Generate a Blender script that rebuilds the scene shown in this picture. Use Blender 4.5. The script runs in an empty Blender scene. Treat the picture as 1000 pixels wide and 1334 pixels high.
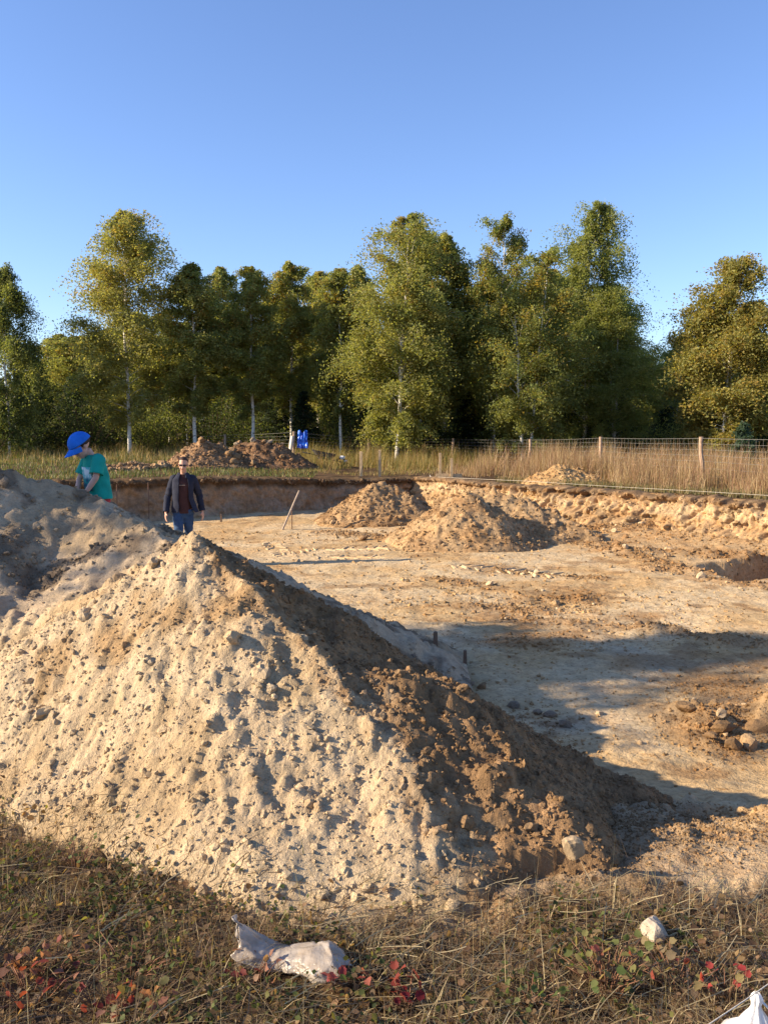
import bpy, bmesh, math, random
import numpy as np
from mathutils import Vector, Matrix

# ------------------------------------------------------------------ camera, sky, sun, exposure
R = math.radians
SC = bpy.context.scene
COL = SC.collection
CAMH, PITCH, FPX = 1.6, 6.0, 1117.0
cam_d = bpy.data.cameras.new('camera'); cam = bpy.data.objects.new('camera', cam_d); COL.objects.link(cam)
cam_d.sensor_fit = 'VERTICAL'; cam_d.sensor_height = 24.0; cam_d.lens = 24.0 * FPX / 1334.0
cam_d.clip_start = 0.05; cam_d.clip_end = 6000.0
cam.location = (0, 0, CAMH); cam.rotation_euler = (R(90 - PITCH), 0, 0)
SC.camera = cam

SUN_EL, SUN_BACK = 25.0, 8.0          # the sun stands left, slightly behind the camera
world = bpy.data.worlds.new('World'); SC.world = world; world.use_nodes = True
wn = world.node_tree.nodes; wl = world.node_tree.links
sky = wn.new('ShaderNodeTexSky'); sky.sky_type = 'NISHITA'; sky.sun_disc = False
sky.sun_elevation = R(SUN_EL); sky.sun_rotation = R(-90.0 - SUN_BACK)
sky.air_density = 1.0; sky.dust_density = 0.35; sky.ozone_density = 4.0; sky.altitude = 100
wb = wn.new('ShaderNodeMix'); wb.data_type = 'RGBA'; wb.blend_type = 'MULTIPLY'; wb.inputs[0].default_value = 1.0; wb.inputs[7].default_value = (0.90, 0.88, 1.0, 1)   # white balance of the sky
wl.new(sky.outputs[0], wb.inputs[6]); wl.new(wb.outputs[2], wn['Background'].inputs[0]); wn['Background'].inputs[1].default_value = 0.115

sl = bpy.data.lights.new('sun', 'SUN'); sl.energy = 5.0; sl.angle = R(0.53); sl.color = (1.0, 0.83, 0.60)
so = bpy.data.objects.new('sun', sl); COL.objects.link(so)
sun_dir = Vector((-math.cos(R(SUN_EL)) * math.cos(R(SUN_BACK)), -math.cos(R(SUN_EL)) * math.sin(R(SUN_BACK)), math.sin(R(SUN_EL))))
so.rotation_euler = sun_dir.to_track_quat('Z', 'Y').to_euler(); so.location = (-30, 0, 20)

SC.view_settings.view_transform = 'Standard'; SC.view_settings.look = 'None'
SC.view_settings.gamma = 1.0; SC.view_settings.use_curve_mapping = False
SC.view_settings.exposure = 1.1
SC.render.engine = 'CYCLES'
SC.cycles.use_denoising = True
SC.cycles.max_bounces = 6; SC.cycles.transparent_max_bounces = 8
SC.render.film_transparent = False

rng = np.random.default_rng(7)
random.seed(7)

# ------------------------------------------------------------------ pixel helper (photo pixels -> world)
CP, SP = math.cos(R(PITCH)), math.sin(R(PITCH))
def ray(x, y):
    dx = (x - 500.0) / FPX; dy = -(y - 667.0) / FPX
    return np.array([dx, CP + SP * dy, -SP + CP * dy])
def at(x, y, Y=None, z=None):
    d = ray(x, y)
    t = Y / d[1] if Y is not None else (z - CAMH) / d[2]
    return np.array([0, 0, CAMH]) + d * t

# ------------------------------------------------------------------ noise
def _hash(ix, iy, seed):
    h = (ix.astype(np.int64) * 374761393 + iy.astype(np.int64) * 668265263 + seed * 144269504) & 0xffffffff
    h = ((h ^ (h >> 13)) * 1274126177) & 0xffffffff
    return (h ^ (h >> 16)) & 0xffffffff
def pn(x, y, seed=0):
    x = np.asarray(x, float); y = np.asarray(y, float)
    ix = np.floor(x); iy = np.floor(y); fx = x - ix; fy = y - iy
    u = fx * fx * fx * (fx * (fx * 6 - 15) + 10); v = fy * fy * fy * (fy * (fy * 6 - 15) + 10)
    def g(a, b):
        ang = _hash(ix + a, iy + b, seed) * (2 * math.pi / 4294967296.0)
        return np.cos(ang) * (fx - a) + np.sin(ang) * (fy - b)
    n0 = g(0, 0) * (1 - u) + g(1, 0) * u; n1 = g(0, 1) * (1 - u) + g(1, 1) * u
    return (n0 * (1 - v) + n1 * v) * 1.5
def fbm(x, y, wl_, octs=4, seed=0, gain=0.5):
    s = 0; a = 1.0; f = 1.0 / wl_
    for o in range(octs):
        s = s + a * pn(x * f, y * f, seed + 17 * o); a *= gain; f *= 2.03
    return s
def sstep(a, b, x):
    t = np.clip((x - a) / (b - a), 0, 1); return t * t * (3 - 2 * t)
def smax(a, b, k):
    h = np.clip(0.5 + 0.5 * (a - b) / k, 0, 1); return b * (1 - h) + a * h + k * h * (1 - h)
def segd(x, y, p, q):
    px, py = p[0], p[1]; dx, dy = q[0] - px, q[1] - py
    t = np.clip(((x - px) * dx + (y - py) * dy) / (dx * dx + dy * dy), 0, 1)
    return np.hypot(x - px - t * dx, y - py - t * dy), t

def lumps(x, y, cell, seed, fill=.6):
    """half-buried lumps: a jittered cell pattern of domes, height in metres"""
    ix = np.floor(x / cell); iy = np.floor(y / cell); best = np.zeros_like(x)
    for dx in (-1, 0, 1):
        for dy in (-1, 0, 1):
            u = [_hash(ix + dx, iy + dy, seed + 31 * k) / 4294967296.0 for k in range(5)]
            px_ = (ix + dx + .1 + .8 * u[0]) * cell; py_ = (iy + dy + .1 + .8 * u[1]) * cell; r = cell * (.22 + .5 * u[2] ** 2)
            ca, sa = np.cos(u[4] * 6.28), np.sin(u[4] * 6.28); ex = (x - px_) * ca + (y - py_) * sa; ey = -(x - px_) * sa + (y - py_) * ca
            d2 = (ex / r) ** 2 + (ey / (r * (.6 + .4 * u[3]))) ** 2
            best = np.maximum(best, np.where(u[3] < fill, r * .62 * np.clip(1 - d2, 0, 1) ** .55, 0))
    return best
# ------------------------------------------------------------------ mesh helpers
def mk_mesh(name, V, F, col=None, smooth=True, mats=None):
    V = np.asarray(V, np.float32); F = np.asarray(F, np.int32)
    me = bpy.data.meshes.new(name); k = F.shape[1]
    me.vertices.add(len(V)); me.vertices.foreach_set('co', V.ravel())
    me.loops.add(F.size); me.loops.foreach_set('vertex_index', F.ravel())
    me.polygons.add(len(F)); me.polygons.foreach_set('loop_start', np.arange(0, F.size, k, dtype=np.int32))
    me.polygons.foreach_set('loop_total', np.full(len(F), k, np.int32))
    me.polygons.foreach_set('use_smooth', np.full(len(F), smooth, bool))
    if col is not None:
        a = me.attributes.new('Col', 'FLOAT_COLOR', 'POINT')
        c = np.ones((len(V), 4), np.float32); c[:, :3] = col; a.data.foreach_set('color', c.ravel())
    for m in (mats or []): me.materials.append(m)
    me.update(calc_edges=True); me.validate(); return me
def link(name, me, parent=None, loc=None):
    o = bpy.data.objects.new(name, me); COL.objects.link(o)
    if parent is not None: o.parent = parent
    if loc is not None: o.location = loc
    return o
def empty(name, loc, rz=0.0):
    o = bpy.data.objects.new(name, None); COL.objects.link(o); o.location = loc; o.rotation_euler = (0, 0, rz)
    o.empty_display_size = 0.1; return o
def tag(o, label=None, cat=None, group=None, kind=None):
    if label: o['label'] = label
    if cat: o['category'] = cat
    if group: o['group'] = group
    if kind: o['kind'] = kind
    return o
def quads_grid(n, m, wrap=False):
    i = np.arange(n - 1)[:, None]; mm = m if wrap else m - 1; j = np.arange(mm)[None, :]
    j2 = (j + 1) % m
    return np.stack([i * m + j, i * m + j2, (i + 1) * m + j2, (i + 1) * m + j], -1).reshape(-1, 4)

class MB:
    """collects quads / tris (as tris) into one mesh"""
    def __init__(s): s.V = []; s.F = []; s.n = 0
    def add(s, V, F):
        V = np.asarray(V, float).reshape(-1, 3); F = np.asarray(F)
        if F.shape[1] == 4: F = np.concatenate([F[:, [0, 1, 2]], F[:, [0, 2, 3]]])
        s.V.append(V); s.F.append(F + s.n); s.n += len(V)
    def box(s, c, size, rot=None):
        v = np.array([[x, y, z] for x in (-.5, .5) for y in (-.5, .5) for z in (-.5, .5)]) * np.array(size)
        if rot is not None: v = v @ np.array(rot.to_3x3()).T
        s.add(v + np.array(c), [[0, 1, 3, 2], [4, 6, 7, 5], [0, 4, 5, 1], [2, 3, 7, 6], [0, 2, 6, 4], [1, 5, 7, 3]])
    def tube(s, pts, rad, n=8, cap=True, flat=1.0, jit=0.0):
        pts = np.asarray(pts, float); k = len(pts); rad = np.broadcast_to(np.asarray(rad, float), (k,))
        tan = np.gradient(pts, axis=0); tan /= np.linalg.norm(tan, axis=1)[:, None] + 1e-9
        up = np.array([0, 0, 1.0]) if abs(tan[:, 2]).mean() < 0.8 else np.array([0, 1.0, 0])
        a = np.cross(tan, up); a /= np.linalg.norm(a, axis=1)[:, None] + 1e-9; b = np.cross(tan, a)
        th = np.linspace(0, 2 * np.pi, n, endpoint=False)
        rr = rad[:, None] * (1 + (rng.normal(0, jit, (k, n)) if jit else 0))
        V = pts[:, None, :] + (a[:, None, :] * np.cos(th)[None, :, None] + flat * b[:, None, :] * np.sin(th)[None, :, None]) * rr[..., None]
        V = V.reshape(-1, 3); F = quads_grid(k, n, True)[:, ::-1]
        if cap:
            V = np.concatenate([V, pts[:1], pts[-1:]]); c0, c1 = k * n, k * n + 1
            j = np.arange(n); j2 = (j + 1) % n
            T = np.concatenate([np.stack([np.full(n, c0), j, j2], -1), np.stack([np.full(n, c1), (k - 1) * n + j2, (k - 1) * n + j], -1)])
            s.add(V, F); s.F.append(T + s.n - len(V))
        else: s.add(V, F)
    def ell(s, c, r, rot=None, nu=16, nv=12):
        th = np.linspace(0, np.pi, nv); ph = np.linspace(0, 2 * np.pi, nu, endpoint=False)
        V = np.stack([np.outer(np.sin(th), np.cos(ph)), np.outer(np.sin(th), np.sin(ph)), np.outer(np.cos(th), np.ones(nu))], -1).reshape(-1, 3) * np.array(r)
        if rot is not None: V = V @ np.array(rot.to_3x3()).T
        s.add(V + np.array(c), quads_grid(nv, nu, True)[:, ::-1])
    def mesh(s, name, mat=None, smooth=True):
        return mk_mesh(name, np.concatenate(s.V), np.concatenate(s.F), None, smooth, [mat] if mat else None)
    def build(s, name, mat, parent=None, loc=None, smooth=True):
        return link(name, s.mesh(name, mat, smooth), parent, loc)

# ------------------------------------------------------------------ materials
def new_mat(name):
    m = bpy.data.materials.new(name); m.use_nodes = True
    nt = m.node_tree; b = nt.nodes['Principled BSDF']; b.inputs['Roughness'].default_value = 0.9
    b.inputs['Specular IOR Level'].default_value = 0.2
    return m, nt, b
def nd(nt, t, **kw):
    n = nt.nodes.new(t)
    for k, v in kw.items():
        if k in n.inputs: n.inputs[k].default_value = v
        else: setattr(n, k, v)
    return n
def noise(nt, scale, detail=4.0, rough=0.6, vec=None):
    n = nd(nt, 'ShaderNodeTexNoise', Scale=scale, Detail=detail, Roughness=rough)
    if vec is not None: nt.links.new(vec, n.inputs['Vector'])
    return n.outputs[0]
def mixc(nt, fac, a, b, blend='MIX'):
    n = nt.nodes.new('ShaderNodeMix'); n.data_type = 'RGBA'; n.blend_type = blend
    for i, v in ((0, fac), (6, a), (7, b)):
        if hasattr(v, 'links') or hasattr(v, 'is_linked'): nt.links.new(v, n.inputs[i])
        elif i == 0: n.inputs[0].default_value = v
        else: n.inputs[i].default_value = (*v, 1)
    return n.outputs[2]
def ramp(nt, fac, lo, hi, a=0.0, b=1.0):
    n = nt.nodes.new('ShaderNodeMapRange'); nt.links.new(fac, n.inputs[0])
    n.inputs[1].default_value = lo; n.inputs[2].default_value = hi; n.inputs[3].default_value = a; n.inputs[4].default_value = b
    return n.outputs[0]
def bump(nt, b, h, strength, dist):
    n = nd(nt, 'ShaderNodeBump', Strength=strength, Distance=dist); nt.links.new(h, n.inputs['Height'])
    nt.links.new(n.outputs[0], b.inputs['Normal']); return n
def geo_pos(nt): return nt.nodes.new('ShaderNodeNewGeometry').outputs['Position']

def earth_mat(name, use_col=True, base=(0.5, 0.37, 0.22), bump_s=0.8, var=0.35, fine=55.0, speck=0.0, blotch=0.5):
    """granular soil: colour comes from the vertices (what the soil is made of there), grain from noise"""
    m, nt, b = new_mat(name); p = geo_pos(nt)
    if use_col:
        a = nt.nodes.new('ShaderNodeAttribute'); a.attribute_name = 'Col'; c = a.outputs[0]
    else:
        rgb = nt.nodes.new('ShaderNodeRGB'); rgb.outputs[0].default_value = (*base, 1); c = rgb.outputs[0]
    n1 = noise(nt, 9.0, 5, 0.65, p); n2 = noise(nt, fine, 3, 0.7, p); n3 = noise(nt, 2.1, 3, 0.55, p)
    f1 = ramp(nt, n1, 0.3, 0.7, 1 - var, 1 + var * 0.55)
    f2 = ramp(nt, n2, 0.3, 0.7, 1 - var * 0.7, 1 + var * 0.4)
    mul = nd(nt, 'ShaderNodeMath', operation='MULTIPLY'); nt.links.new(f1, mul.inputs[0]); nt.links.new(f2, mul.inputs[1])
    vm = nd(nt, 'ShaderNodeVectorMath', operation='SCALE'); nt.links.new(c, vm.inputs[0]); nt.links.new(mul.outputs[0], vm.inputs['Scale'])
    warm = mixc(nt, ramp(nt, n3, 0.42, 0.68, 0.0, blotch), vm.outputs[0], (1.0, 0.80, 0.58), 'MULTIPLY')
    if speck:
        sp = ramp(nt, noise(nt, 13.0, 7, 0.78, p), 0.53, 0.66, 0.0, speck); warm = mixc(nt, sp, warm, (0.62, 0.50, 0.38), 'MULTIPLY')
    nt.links.new(warm, b.inputs['Base Color'])
    hs = nd(nt, 'ShaderNodeMath', operation='ADD'); nt.links.new(noise(nt, fine * 0.6, 5, 0.75, p), hs.inputs[0]); nt.links.new(n1, hs.inputs[1])
    bump(nt, b, hs.outputs[0], bump_s, 0.02)
    b.inputs['Roughness'].default_value = 1.0; b.inputs['Specular IOR Level'].default_value = 0.05
    return m
M = {}
M['ground'] = earth_mat('ground_earth', True, bump_s=0.9, var=0.26, fine=30, speck=0.9)
M['pile'] = earth_mat('pile_earth', True, bump_s=1.0, var=0.26, fine=62, blotch=0.2)
M['farpile'] = earth_mat('far_pile_earth', True, bump_s=0.9, var=0.35, fine=18)
M['wall'] = earth_mat('pit_wall_earth', True, bump_s=0.9, var=0.3, fine=22)
def plain(name, colr, rough=0.9, var=0.25, scale=30.0, bs=0.4, bd=0.01, spec=0.2):
    m, nt, b = new_mat(name); p = geo_pos(nt); n1 = noise(nt, scale, 4, 0.6, p)
    c = mixc(nt, ramp(nt, n1, 0.3, 0.7), tuple(x * (1 - var) for x in colr), tuple(min(1, x * (1 + var)) for x in colr))
    nt.links.new(c, b.inputs['Base Color']); b.inputs['Roughness'].default_value = rough; b.inputs['Specular IOR Level'].default_value = spec
    bump(nt, b, n1, bs, bd); return m
def leaf_mat(name, trans=0.35, var=0.35):
    """leaf colour is a vertex attribute (each leaf has its own tint); light passes through"""
    m, nt, b = new_mat(name)
    a = nt.nodes.new('ShaderNodeAttribute'); a.attribute_name = 'Col'
    b.inputs['Roughness'].default_value = 0.6; b.inputs['Specular IOR Level'].default_value = 0.3
    nt.links.new(a.outputs[0], b.inputs['Base Color'])
    t = nt.nodes.new('ShaderNodeBsdfTranslucent'); mixs = nd(nt, 'ShaderNodeMixShader'); mixs.inputs[0].default_value = trans
    tc = mixc(nt, 1.0, a.outputs[0], (1.25, 1.2, 0.6), 'MULTIPLY'); nt.links.new(tc, t.inputs[0])
    nt.links.new(b.outputs[0], mixs.inputs[1]); nt.links.new(t.outputs[0], mixs.inputs[2])
    nt.links.new(mixs.outputs[0], nt.nodes['Material Output'].inputs[0]); return m
M['leaf'] = leaf_mat('foliage', 0.54)
M['grass'] = leaf_mat('grass_blades', 0.30)
M['clod_pale'] = earth_mat('clod_pale_sand', False, (0.57, 0.437, 0.275), 0.9, 0.2, 80)
M['clod_brown'] = earth_mat('clod_brown_loam', False, (0.30, 0.195, 0.105), 0.9, 0.25, 80)
M['clod_grey'] = earth_mat('clod_grey_soil', False, (0.30, 0.235, 0.165), 0.9, 0.3, 80)
M['clod_orange'] = earth_mat('clod_orange_sand', False, (0.42, 0.285, 0.155), 0.9, 0.3, 40)
M['clod_track'] = earth_mat('pressed_sand', False, (0.58, 0.44, 0.27), 0.9, 0.26, 30)
M['stone'] = plain('field_stone', (0.36, 0.265, 0.16), 0.85, 0.22, 22, 0.6, 0.01)
M['stone_white'] = plain('chalky_stone', (0.40, 0.335, 0.255), 0.9, 0.3, 30, 0.7, 0.012)

# ------------------------------------------------------------------ terrain
CORNER = np.array([0.85, 25.0]); RW = np.array([7.6, 17.0]); RW2 = np.array([14.5, 9.0]); LW = np.array([-6.35, 20.5]); LW2 = np.array([-17.0, 13.8])
PITD = 0.80
def in_dist(x, y, a, b):          # signed distance to the line a->b, positive on its right-hand side
    d = (b - a) / np.linalg.norm(b - a); return (x - a[0]) * d[1] - (y - a[1]) * d[0]
_chk = in_dist(1.0, 15.0, CORNER, RW); SGN1 = 1.0 if _chk > 0 else -1.0
_chk = in_dist(1.0, 15.0, CORNER, LW); SGN2 = 1.0 if _chk > 0 else -1.0
def pit_far(x, y): return np.minimum(SGN1 * in_dist(x, y, CORNER, RW), SGN2 * in_dist(x, y, CORNER, LW))
def y_near(x):
    return np.interp(x, [-20, -6, -3.0, -1.5, 0.0, 1.5, 3.0, 6.0, 16.0], [9.5, 9.0, 7.6, 4.8, 3.6, 3.55, 3.8, 4.0, 5.0])
def ground_out(x, y):
    g = 0.22 * sstep(0.0, -6.5, x) * sstep(13, 19, y)
    return g + 0.03 * fbm(x, y, 3.0, 3, 5) + 0.10 * fbm(x, y, 22.0, 2, 6) * sstep(25, 40, y)
RIDGES = []     # spoil ridges and ruts on the pit floor, from the photo; (p, q, height, half width)
for (x0, y0, x1, y1, h, w) in ((600, 786, 700, 790, .045, .16), (690, 778, 775, 775, .07, .20), (800, 812, 870, 818, .10, .13), (870, 818, 1010, 842, .09, .14),
        (650, 800, 800, 812, .03, .15), (790, 716, 1010, 727, .09, .22), (700, 690, 900, 742, .05, .2), (830, 738, 925, 745, .07, .15), (900, 930, 1010, 925, .16, .22),
        (880, 925, 940, 965, .07, .2), (640, 742, 790, 752, .02, .1), (560, 752, 640, 762, .03, .12), (760, 690, 1010, 694, .05, .25), (905, 752, 1010, 762, .05, .15), (420, 690, 560, 704, .03, .2)):
    RIDGES.append((at(x0, y0, z=-.78)[:2], at(x1, y1, z=-.78)[:2], h, w))
def terrain(x, y):
    x = np.asarray(x, float); y = np.asarray(y, float)
    s = pit_far(x, y); tn = sstep(-0.7, 2.1, y - y_near(x)); tf = sstep(-0.32, -0.08, s)
    t = tn * tf
    g = ground_out(x, y)
    near = sstep(6.5, 3.0, y); m = (y < 6.5) & (y > 1.0) & (np.abs(x) < 5)
    if m.any():
        xm, ym = x[m], y[m]; g[m] += near[m] * (.5 * lumps(xm, ym, .16, 25, .3) + .5 * lumps(xm, ym, .06, 26, .5) + 0.012 * fbm(xm, ym, 0.35, 4, 21) + 0.03 * fbm(xm, ym, 1.1, 2, 22))
    fl = -PITD + 0.022 * fbm(x, y, 1.7, 4, 11) + 0.014 * fbm(x, y, 0.35, 4, 12) + 0.012 * np.abs(fbm(x, y, 0.16, 3, 18)) * sstep(-.3, .5, fbm(x, y, 1.3, 2, 19)) + 0.05 * fbm(x, y, 5.0, 2, 13)
    # the floor is rougher and banked up towards the right-hand bank
    sr = SGN1 * in_dist(x, y, CORNER, RW); rough = sstep(4.5, 0.5, sr)
    fl = fl + rough * (0.05 * np.abs(fbm(x, y, 0.6, 4, 14)) + 0.10 * sstep(2.2, 0.2, sr) * (1 + 0.6 * fbm(x, y, 1.2, 2, 15)))
    z = g * (1 - t) + fl * t
    # lumps on the ramp
    rampm = tn * (1 - tn) * 4 * sstep(9, 6.5, y)
    m = (rampm > .001) & (np.abs(x) < 7)
    if m.any():
        xm, ym = x[m], y[m]; z[m] += rampm[m] * (0.07 * fbm(xm, ym, 0.5, 4, 16) + 0.02 * fbm(xm, ym, 0.12, 3, 17) + lumps(xm, ym, .2, 27, .35) + lumps(xm, ym, .08, 28, .5))
    for i, (p, q, h, w) in enumerate(RIDGES):
        m = (np.minimum(p[0], q[0]) - 1 < x) & (x < np.maximum(p[0], q[0]) + 1) & (np.minimum(p[1], q[1]) - 1 < y) & (y < np.maximum(p[1], q[1]) + 1)
        if m.any():
            d, tt = segd(x[m], y[m], p, q)
            z[m] += h * np.exp(-(d / w) ** 2) * np.clip(0.6 + 0.9 * fbm(x[m], y[m], 0.35, 3, 40 + i), 0.05, 2)
    # trench in the floor on the right
    tx = sstep(5.25, 5.45, x + .06 * fbm(x, y, .3, 2, 61)) * sstep(9.0, 7.5, x); yy = y - .45 * (x - 5.4) + .05 * fbm(x, y, .4, 2, 62); ty = sstep(14.5, 14.36, yy) * sstep(12.7, 14.2, yy)
    z = z - 0.5 * tx * ty
    return z
def tz(x, y): return float(terrain(np.array([x]), np.array([y]))[0])

def floor_color(x, y):
    """what the ground is made of at each point"""
    n1 = fbm(x, y, 2.2, 4, 71); n2 = fbm(x, y, 0.5, 4, 72); n3 = fbm(x * 0.5, y * 1.6, 1.2, 4, 73)
    pale = np.array([.62, .475, .285]); tan = np.array([.55, .385, .20]); brown = np.array([.30, .185, .095]); grey = np.array([.46, .37, .26])
    def L(a, b, t): return a * (1 - t[:, None]) + b * t[:, None]
    c = L(np.tile(pale, (len(x), 1)), np.tile(tan, (len(x), 1)), sstep(-.25, .45, n1 + .35 * n3))
    c = L(c, np.tile(grey, (len(x), 1)), 0.55 * sstep(.1, .5, -n1 + .3 * n2) * sstep(12, 8, y))
    sr = SGN1 * in_dist(x, y, CORNER, RW)
    c = L(c, np.tile(np.array([.46, .30, .15]), (len(x), 1)), 0.75 * sstep(4.5, 1.5, sr + 1.2 * n1))
    br = .75 * sstep(.38, .60, .7 * n3 + .75 * n2 - .02)
    for (p, q, h, w) in RIDGES:
        m = (np.abs(x - (p[0] + q[0]) / 2) < 4) & (np.abs(y - (p[1] + q[1]) / 2) < 4)
        if m.any():
            d, _ = segd(x[m], y[m], p, q); br[m] = np.maximum(br[m], sstep(2.2 * w, .6 * w, d + .12 * n2[m]) * .75)
    for (px_, py_, rx, ry) in ((700, 826, .8, .25), (650, 836, .5, .18), (830, 858, .5, .22), (930, 885, .55, .25), (740, 775, .7, .4), (640, 742, .6, .3), (820, 800, .5, .2), (960, 905, .5, .4), (690, 640, .8, .4)):
        q = at(px_, py_, z=-.8)
        e = np.hypot((x - q[0]) / rx, (y - q[1]) / ry / 1.5); br = np.maximum(br, sstep(1.3, .4, e + .7 * n2) * .8)
    c = L(c, np.tile(brown, (len(x), 1)), br * .85)
    # outside the pit: topsoil
    s = pit_far(x, y); tn = sstep(-0.9, 0.3, y - y_near(x) + .35 * n2); outside = 1 - np.minimum(sstep(-.5, -.1, s), tn)
    soil = L(np.tile(np.array([.075, .05, .03]), (len(x), 1)), np.tile(np.array([.15, .10, .058]), (len(x), 1)), sstep(-.3, .4, n2))
    # dusting of sand round the near pile on the right-hand side of the foreground
    nearm = (y < 8); edge = np.interp(x, [-3, -1.55, -1.0, -.65, -.2, .5, 1.0, 1.6, 3], [3.5, 3.3, 3.02, 2.76, 2.58, 2.72, 2.75, 2.9, 3.1])
    dust = nearm * sstep(-.12, .12, y - edge + .16 * n2 + .06 * n1)
    dcol = L(np.tile(np.array([.33, .24, .155]), (len(x), 1)), np.tile(np.array([.45, .34, .22]), (len(x), 1)), sstep(-.3, .4, n2 + .4 * n1))
    soil = L(soil, dcol, dust)
    foot = sstep(1.25, .3, np.hypot((x - .95) / 1.0, (y - 3.75) / .95) + .5 * n2); soil = L(soil, np.tile(np.array([.31, .215, .125]), (len(x), 1)), .8 * foot); c = L(c, np.tile(np.array([.36, .265, .165]), (len(x), 1)), .8 * foot)
    return L(c, soil, outside)

def build_ground():
    fine = np.arange(-29, 29.01, 0.16); a = np.concatenate([np.arange(-180, -60, 6.0), np.arange(-60, -29, 0.8), fine, np.arange(29.8, 60, 0.8), np.arange(60, 180, 6.0)])
    r = [0.35, .8, 1.2, 1.5]
    while r[-1] < 4000:
        q = r[-1]
        st = 0.019 if q < 4.4 else 0.028 if q < 7 else 0.05 if q < 12.5 else 0.055 if q < 15 else 0.09 if q < 27 else 0.35 if q < 45 else q * 0.09
        r.append(q + st)
    r = np.array(r); A, RR = np.meshgrid(np.radians(a), r); X = (RR * np.sin(A)).ravel(); Y = (RR * np.cos(A)).ravel()
    Z = terrain(X, Y)
    V = np.stack([X, Y, Z], -1); F = quads_grid(len(r), len(a), True)
    V = np.concatenate([V, [[0, 0, 0]]]); n = len(a); j = np.arange(n); j2 = (j + 1) % n
    col = floor_color(V[:, 0], V[:, 1])
    me = mk_mesh('ground', V, F, col, True, [M['ground']])
    bm = bmesh.new(); bm.from_mesh(me); bm.verts.ensure_lookup_table()
    for k in range(n): bm.faces.new((bm.verts[len(V) - 1], bm.verts[int(j2[k])], bm.verts[int(j[k])]))
    bmesh.ops.recalc_face_normals(bm, faces=bm.faces); bm.to_mesh(me); bm.free()
    if me.polygons[0].normal.z < 0: me.flip_normals()
    return tag(link('ground', me), kind='structure')
ground = build_ground()

# ------------------------------------------------------------------ clods
def clod_template(sub, seed, rough=0.28):
    bm = bmesh.new(); bmesh.ops.create_icosphere(bm, subdivisions=sub, radius=1.0)
    V = np.array([v.co[:] for v in bm.verts]); F = np.array([[v.index for v in f.verts] for f in bm.faces]); bm.free()
    r_ = np.random.default_rng(seed)
    d = np.ones(len(V))
    for _ in range(9):          # break planes
        n_ = r_.normal(size=3); n_ /= np.linalg.norm(n_); d = np.minimum(d, r_.uniform(.52, .9) / np.maximum(V @ n_, 1e-3))
    d = d + rough * .5 * (pn(V[:, 0] * 1.3 + seed * 7.1 + V[:, 2], V[:, 1] * 1.3 + V[:, 2] * .7, seed) + .7 * pn(V[:, 0] * 2.7 + V[:, 2] * 2, V[:, 1] * 2.7 - V[:, 2] * 1.4 + seed, seed + 3))
    d = d * 1.15 + r_.normal(0, rough * 0.2, len(V))
    V = V * d[:, None] * np.array([1, r_.uniform(.7, 1), r_.uniform(.55, .85)])
    return V, F
CLOD1 = [clod_template(1, s) for s in range(8)]; CLOD2 = [clod_template(2, 20 + s, .34) for s in range(8)]; CLOD3 = [clod_template(3, 60 + s, .34) for s in range(5)]
def octa(seed):
    r_ = np.random.default_rng(seed); V = np.array([[1, 0, 0], [-1, 0, 0], [0, 1, 0], [0, -1, 0], [0, 0, 1], [0, 0, -1.0]]) * r_.uniform(.7, 1.2, (6, 1)) + r_.normal(0, .12, (6, 3))
    return V * np.array([1, .9, .75]), np.array([[0, 2, 4], [2, 1, 4], [1, 3, 4], [3, 0, 4], [2, 0, 5], [1, 2, 5], [3, 1, 5], [0, 3, 5]])
CLOD0 = [octa(s_) for s_ in range(10)]
_clod_me = {}
def clod_mesh(kind, i):
    k = (kind, i)
    if k not in _clod_me:
        V, F = CLOD3[i % 5] if kind == 'stone' else CLOD2[i % 8]
        _clod_me[k] = mk_mesh('clod', V, F, None, False, [M[kind] if kind != 'stone' else M['stone']])
    return _clod_me[k]
def rand_rot(n, g=rng):
    q = g.normal(size=(n, 4)); q /= np.linalg.norm(q, axis=1)[:, None]; w, x, y, z = q.T
    return np.stack([np.stack([1 - 2 * (y * y + z * z), 2 * (x * y - z * w), 2 * (x * z + y * w)], -1), np.stack([2 * (x * y + z * w), 1 - 2 * (x * x + z * z), 2 * (y * z - x * w)], -1), np.stack([2 * (x * z - y * w), 2 * (y * z + x * w), 1 - 2 * (x * x + y * y)], -1)], 1)
def crumbs(name, P, S, C, mat, parent=None, base=(0, 0, 0), templates=None, sink=0.25):
    """many small clods as one mesh of real lumps"""
    templates = templates or CLOD1; n = len(P); Vs = []; Fs = []; Cs = []; off = 0; which = rng.integers(0, len(templates), n)
    for k, (tv, tf) in enumerate(templates):
        m = which == k; c = int(m.sum())
        if not c: continue
        Rm = rand_rot(c); v = np.einsum('nij,vj->nvi', Rm, tv) * S[m][:, None, None] + P[m][:, None, :]
        v[..., 2] += (S[m] * (0.5 - sink * 2))[:, None] * .5
        Vs.append(v.reshape(-1, 3) - np.array(base)); Fs.append((tf[None] + (np.arange(c) * len(tv))[:, None, None] + off).reshape(-1, 3)); off += c * len(tv)
        Cs.append(np.repeat(C[m], len(tv), axis=0))
    me = mk_mesh(name, np.concatenate(Vs), np.concatenate(Fs), np.concatenate(Cs), False, [mat])
    return tag(link(name, me, parent), kind='stuff')
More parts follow.
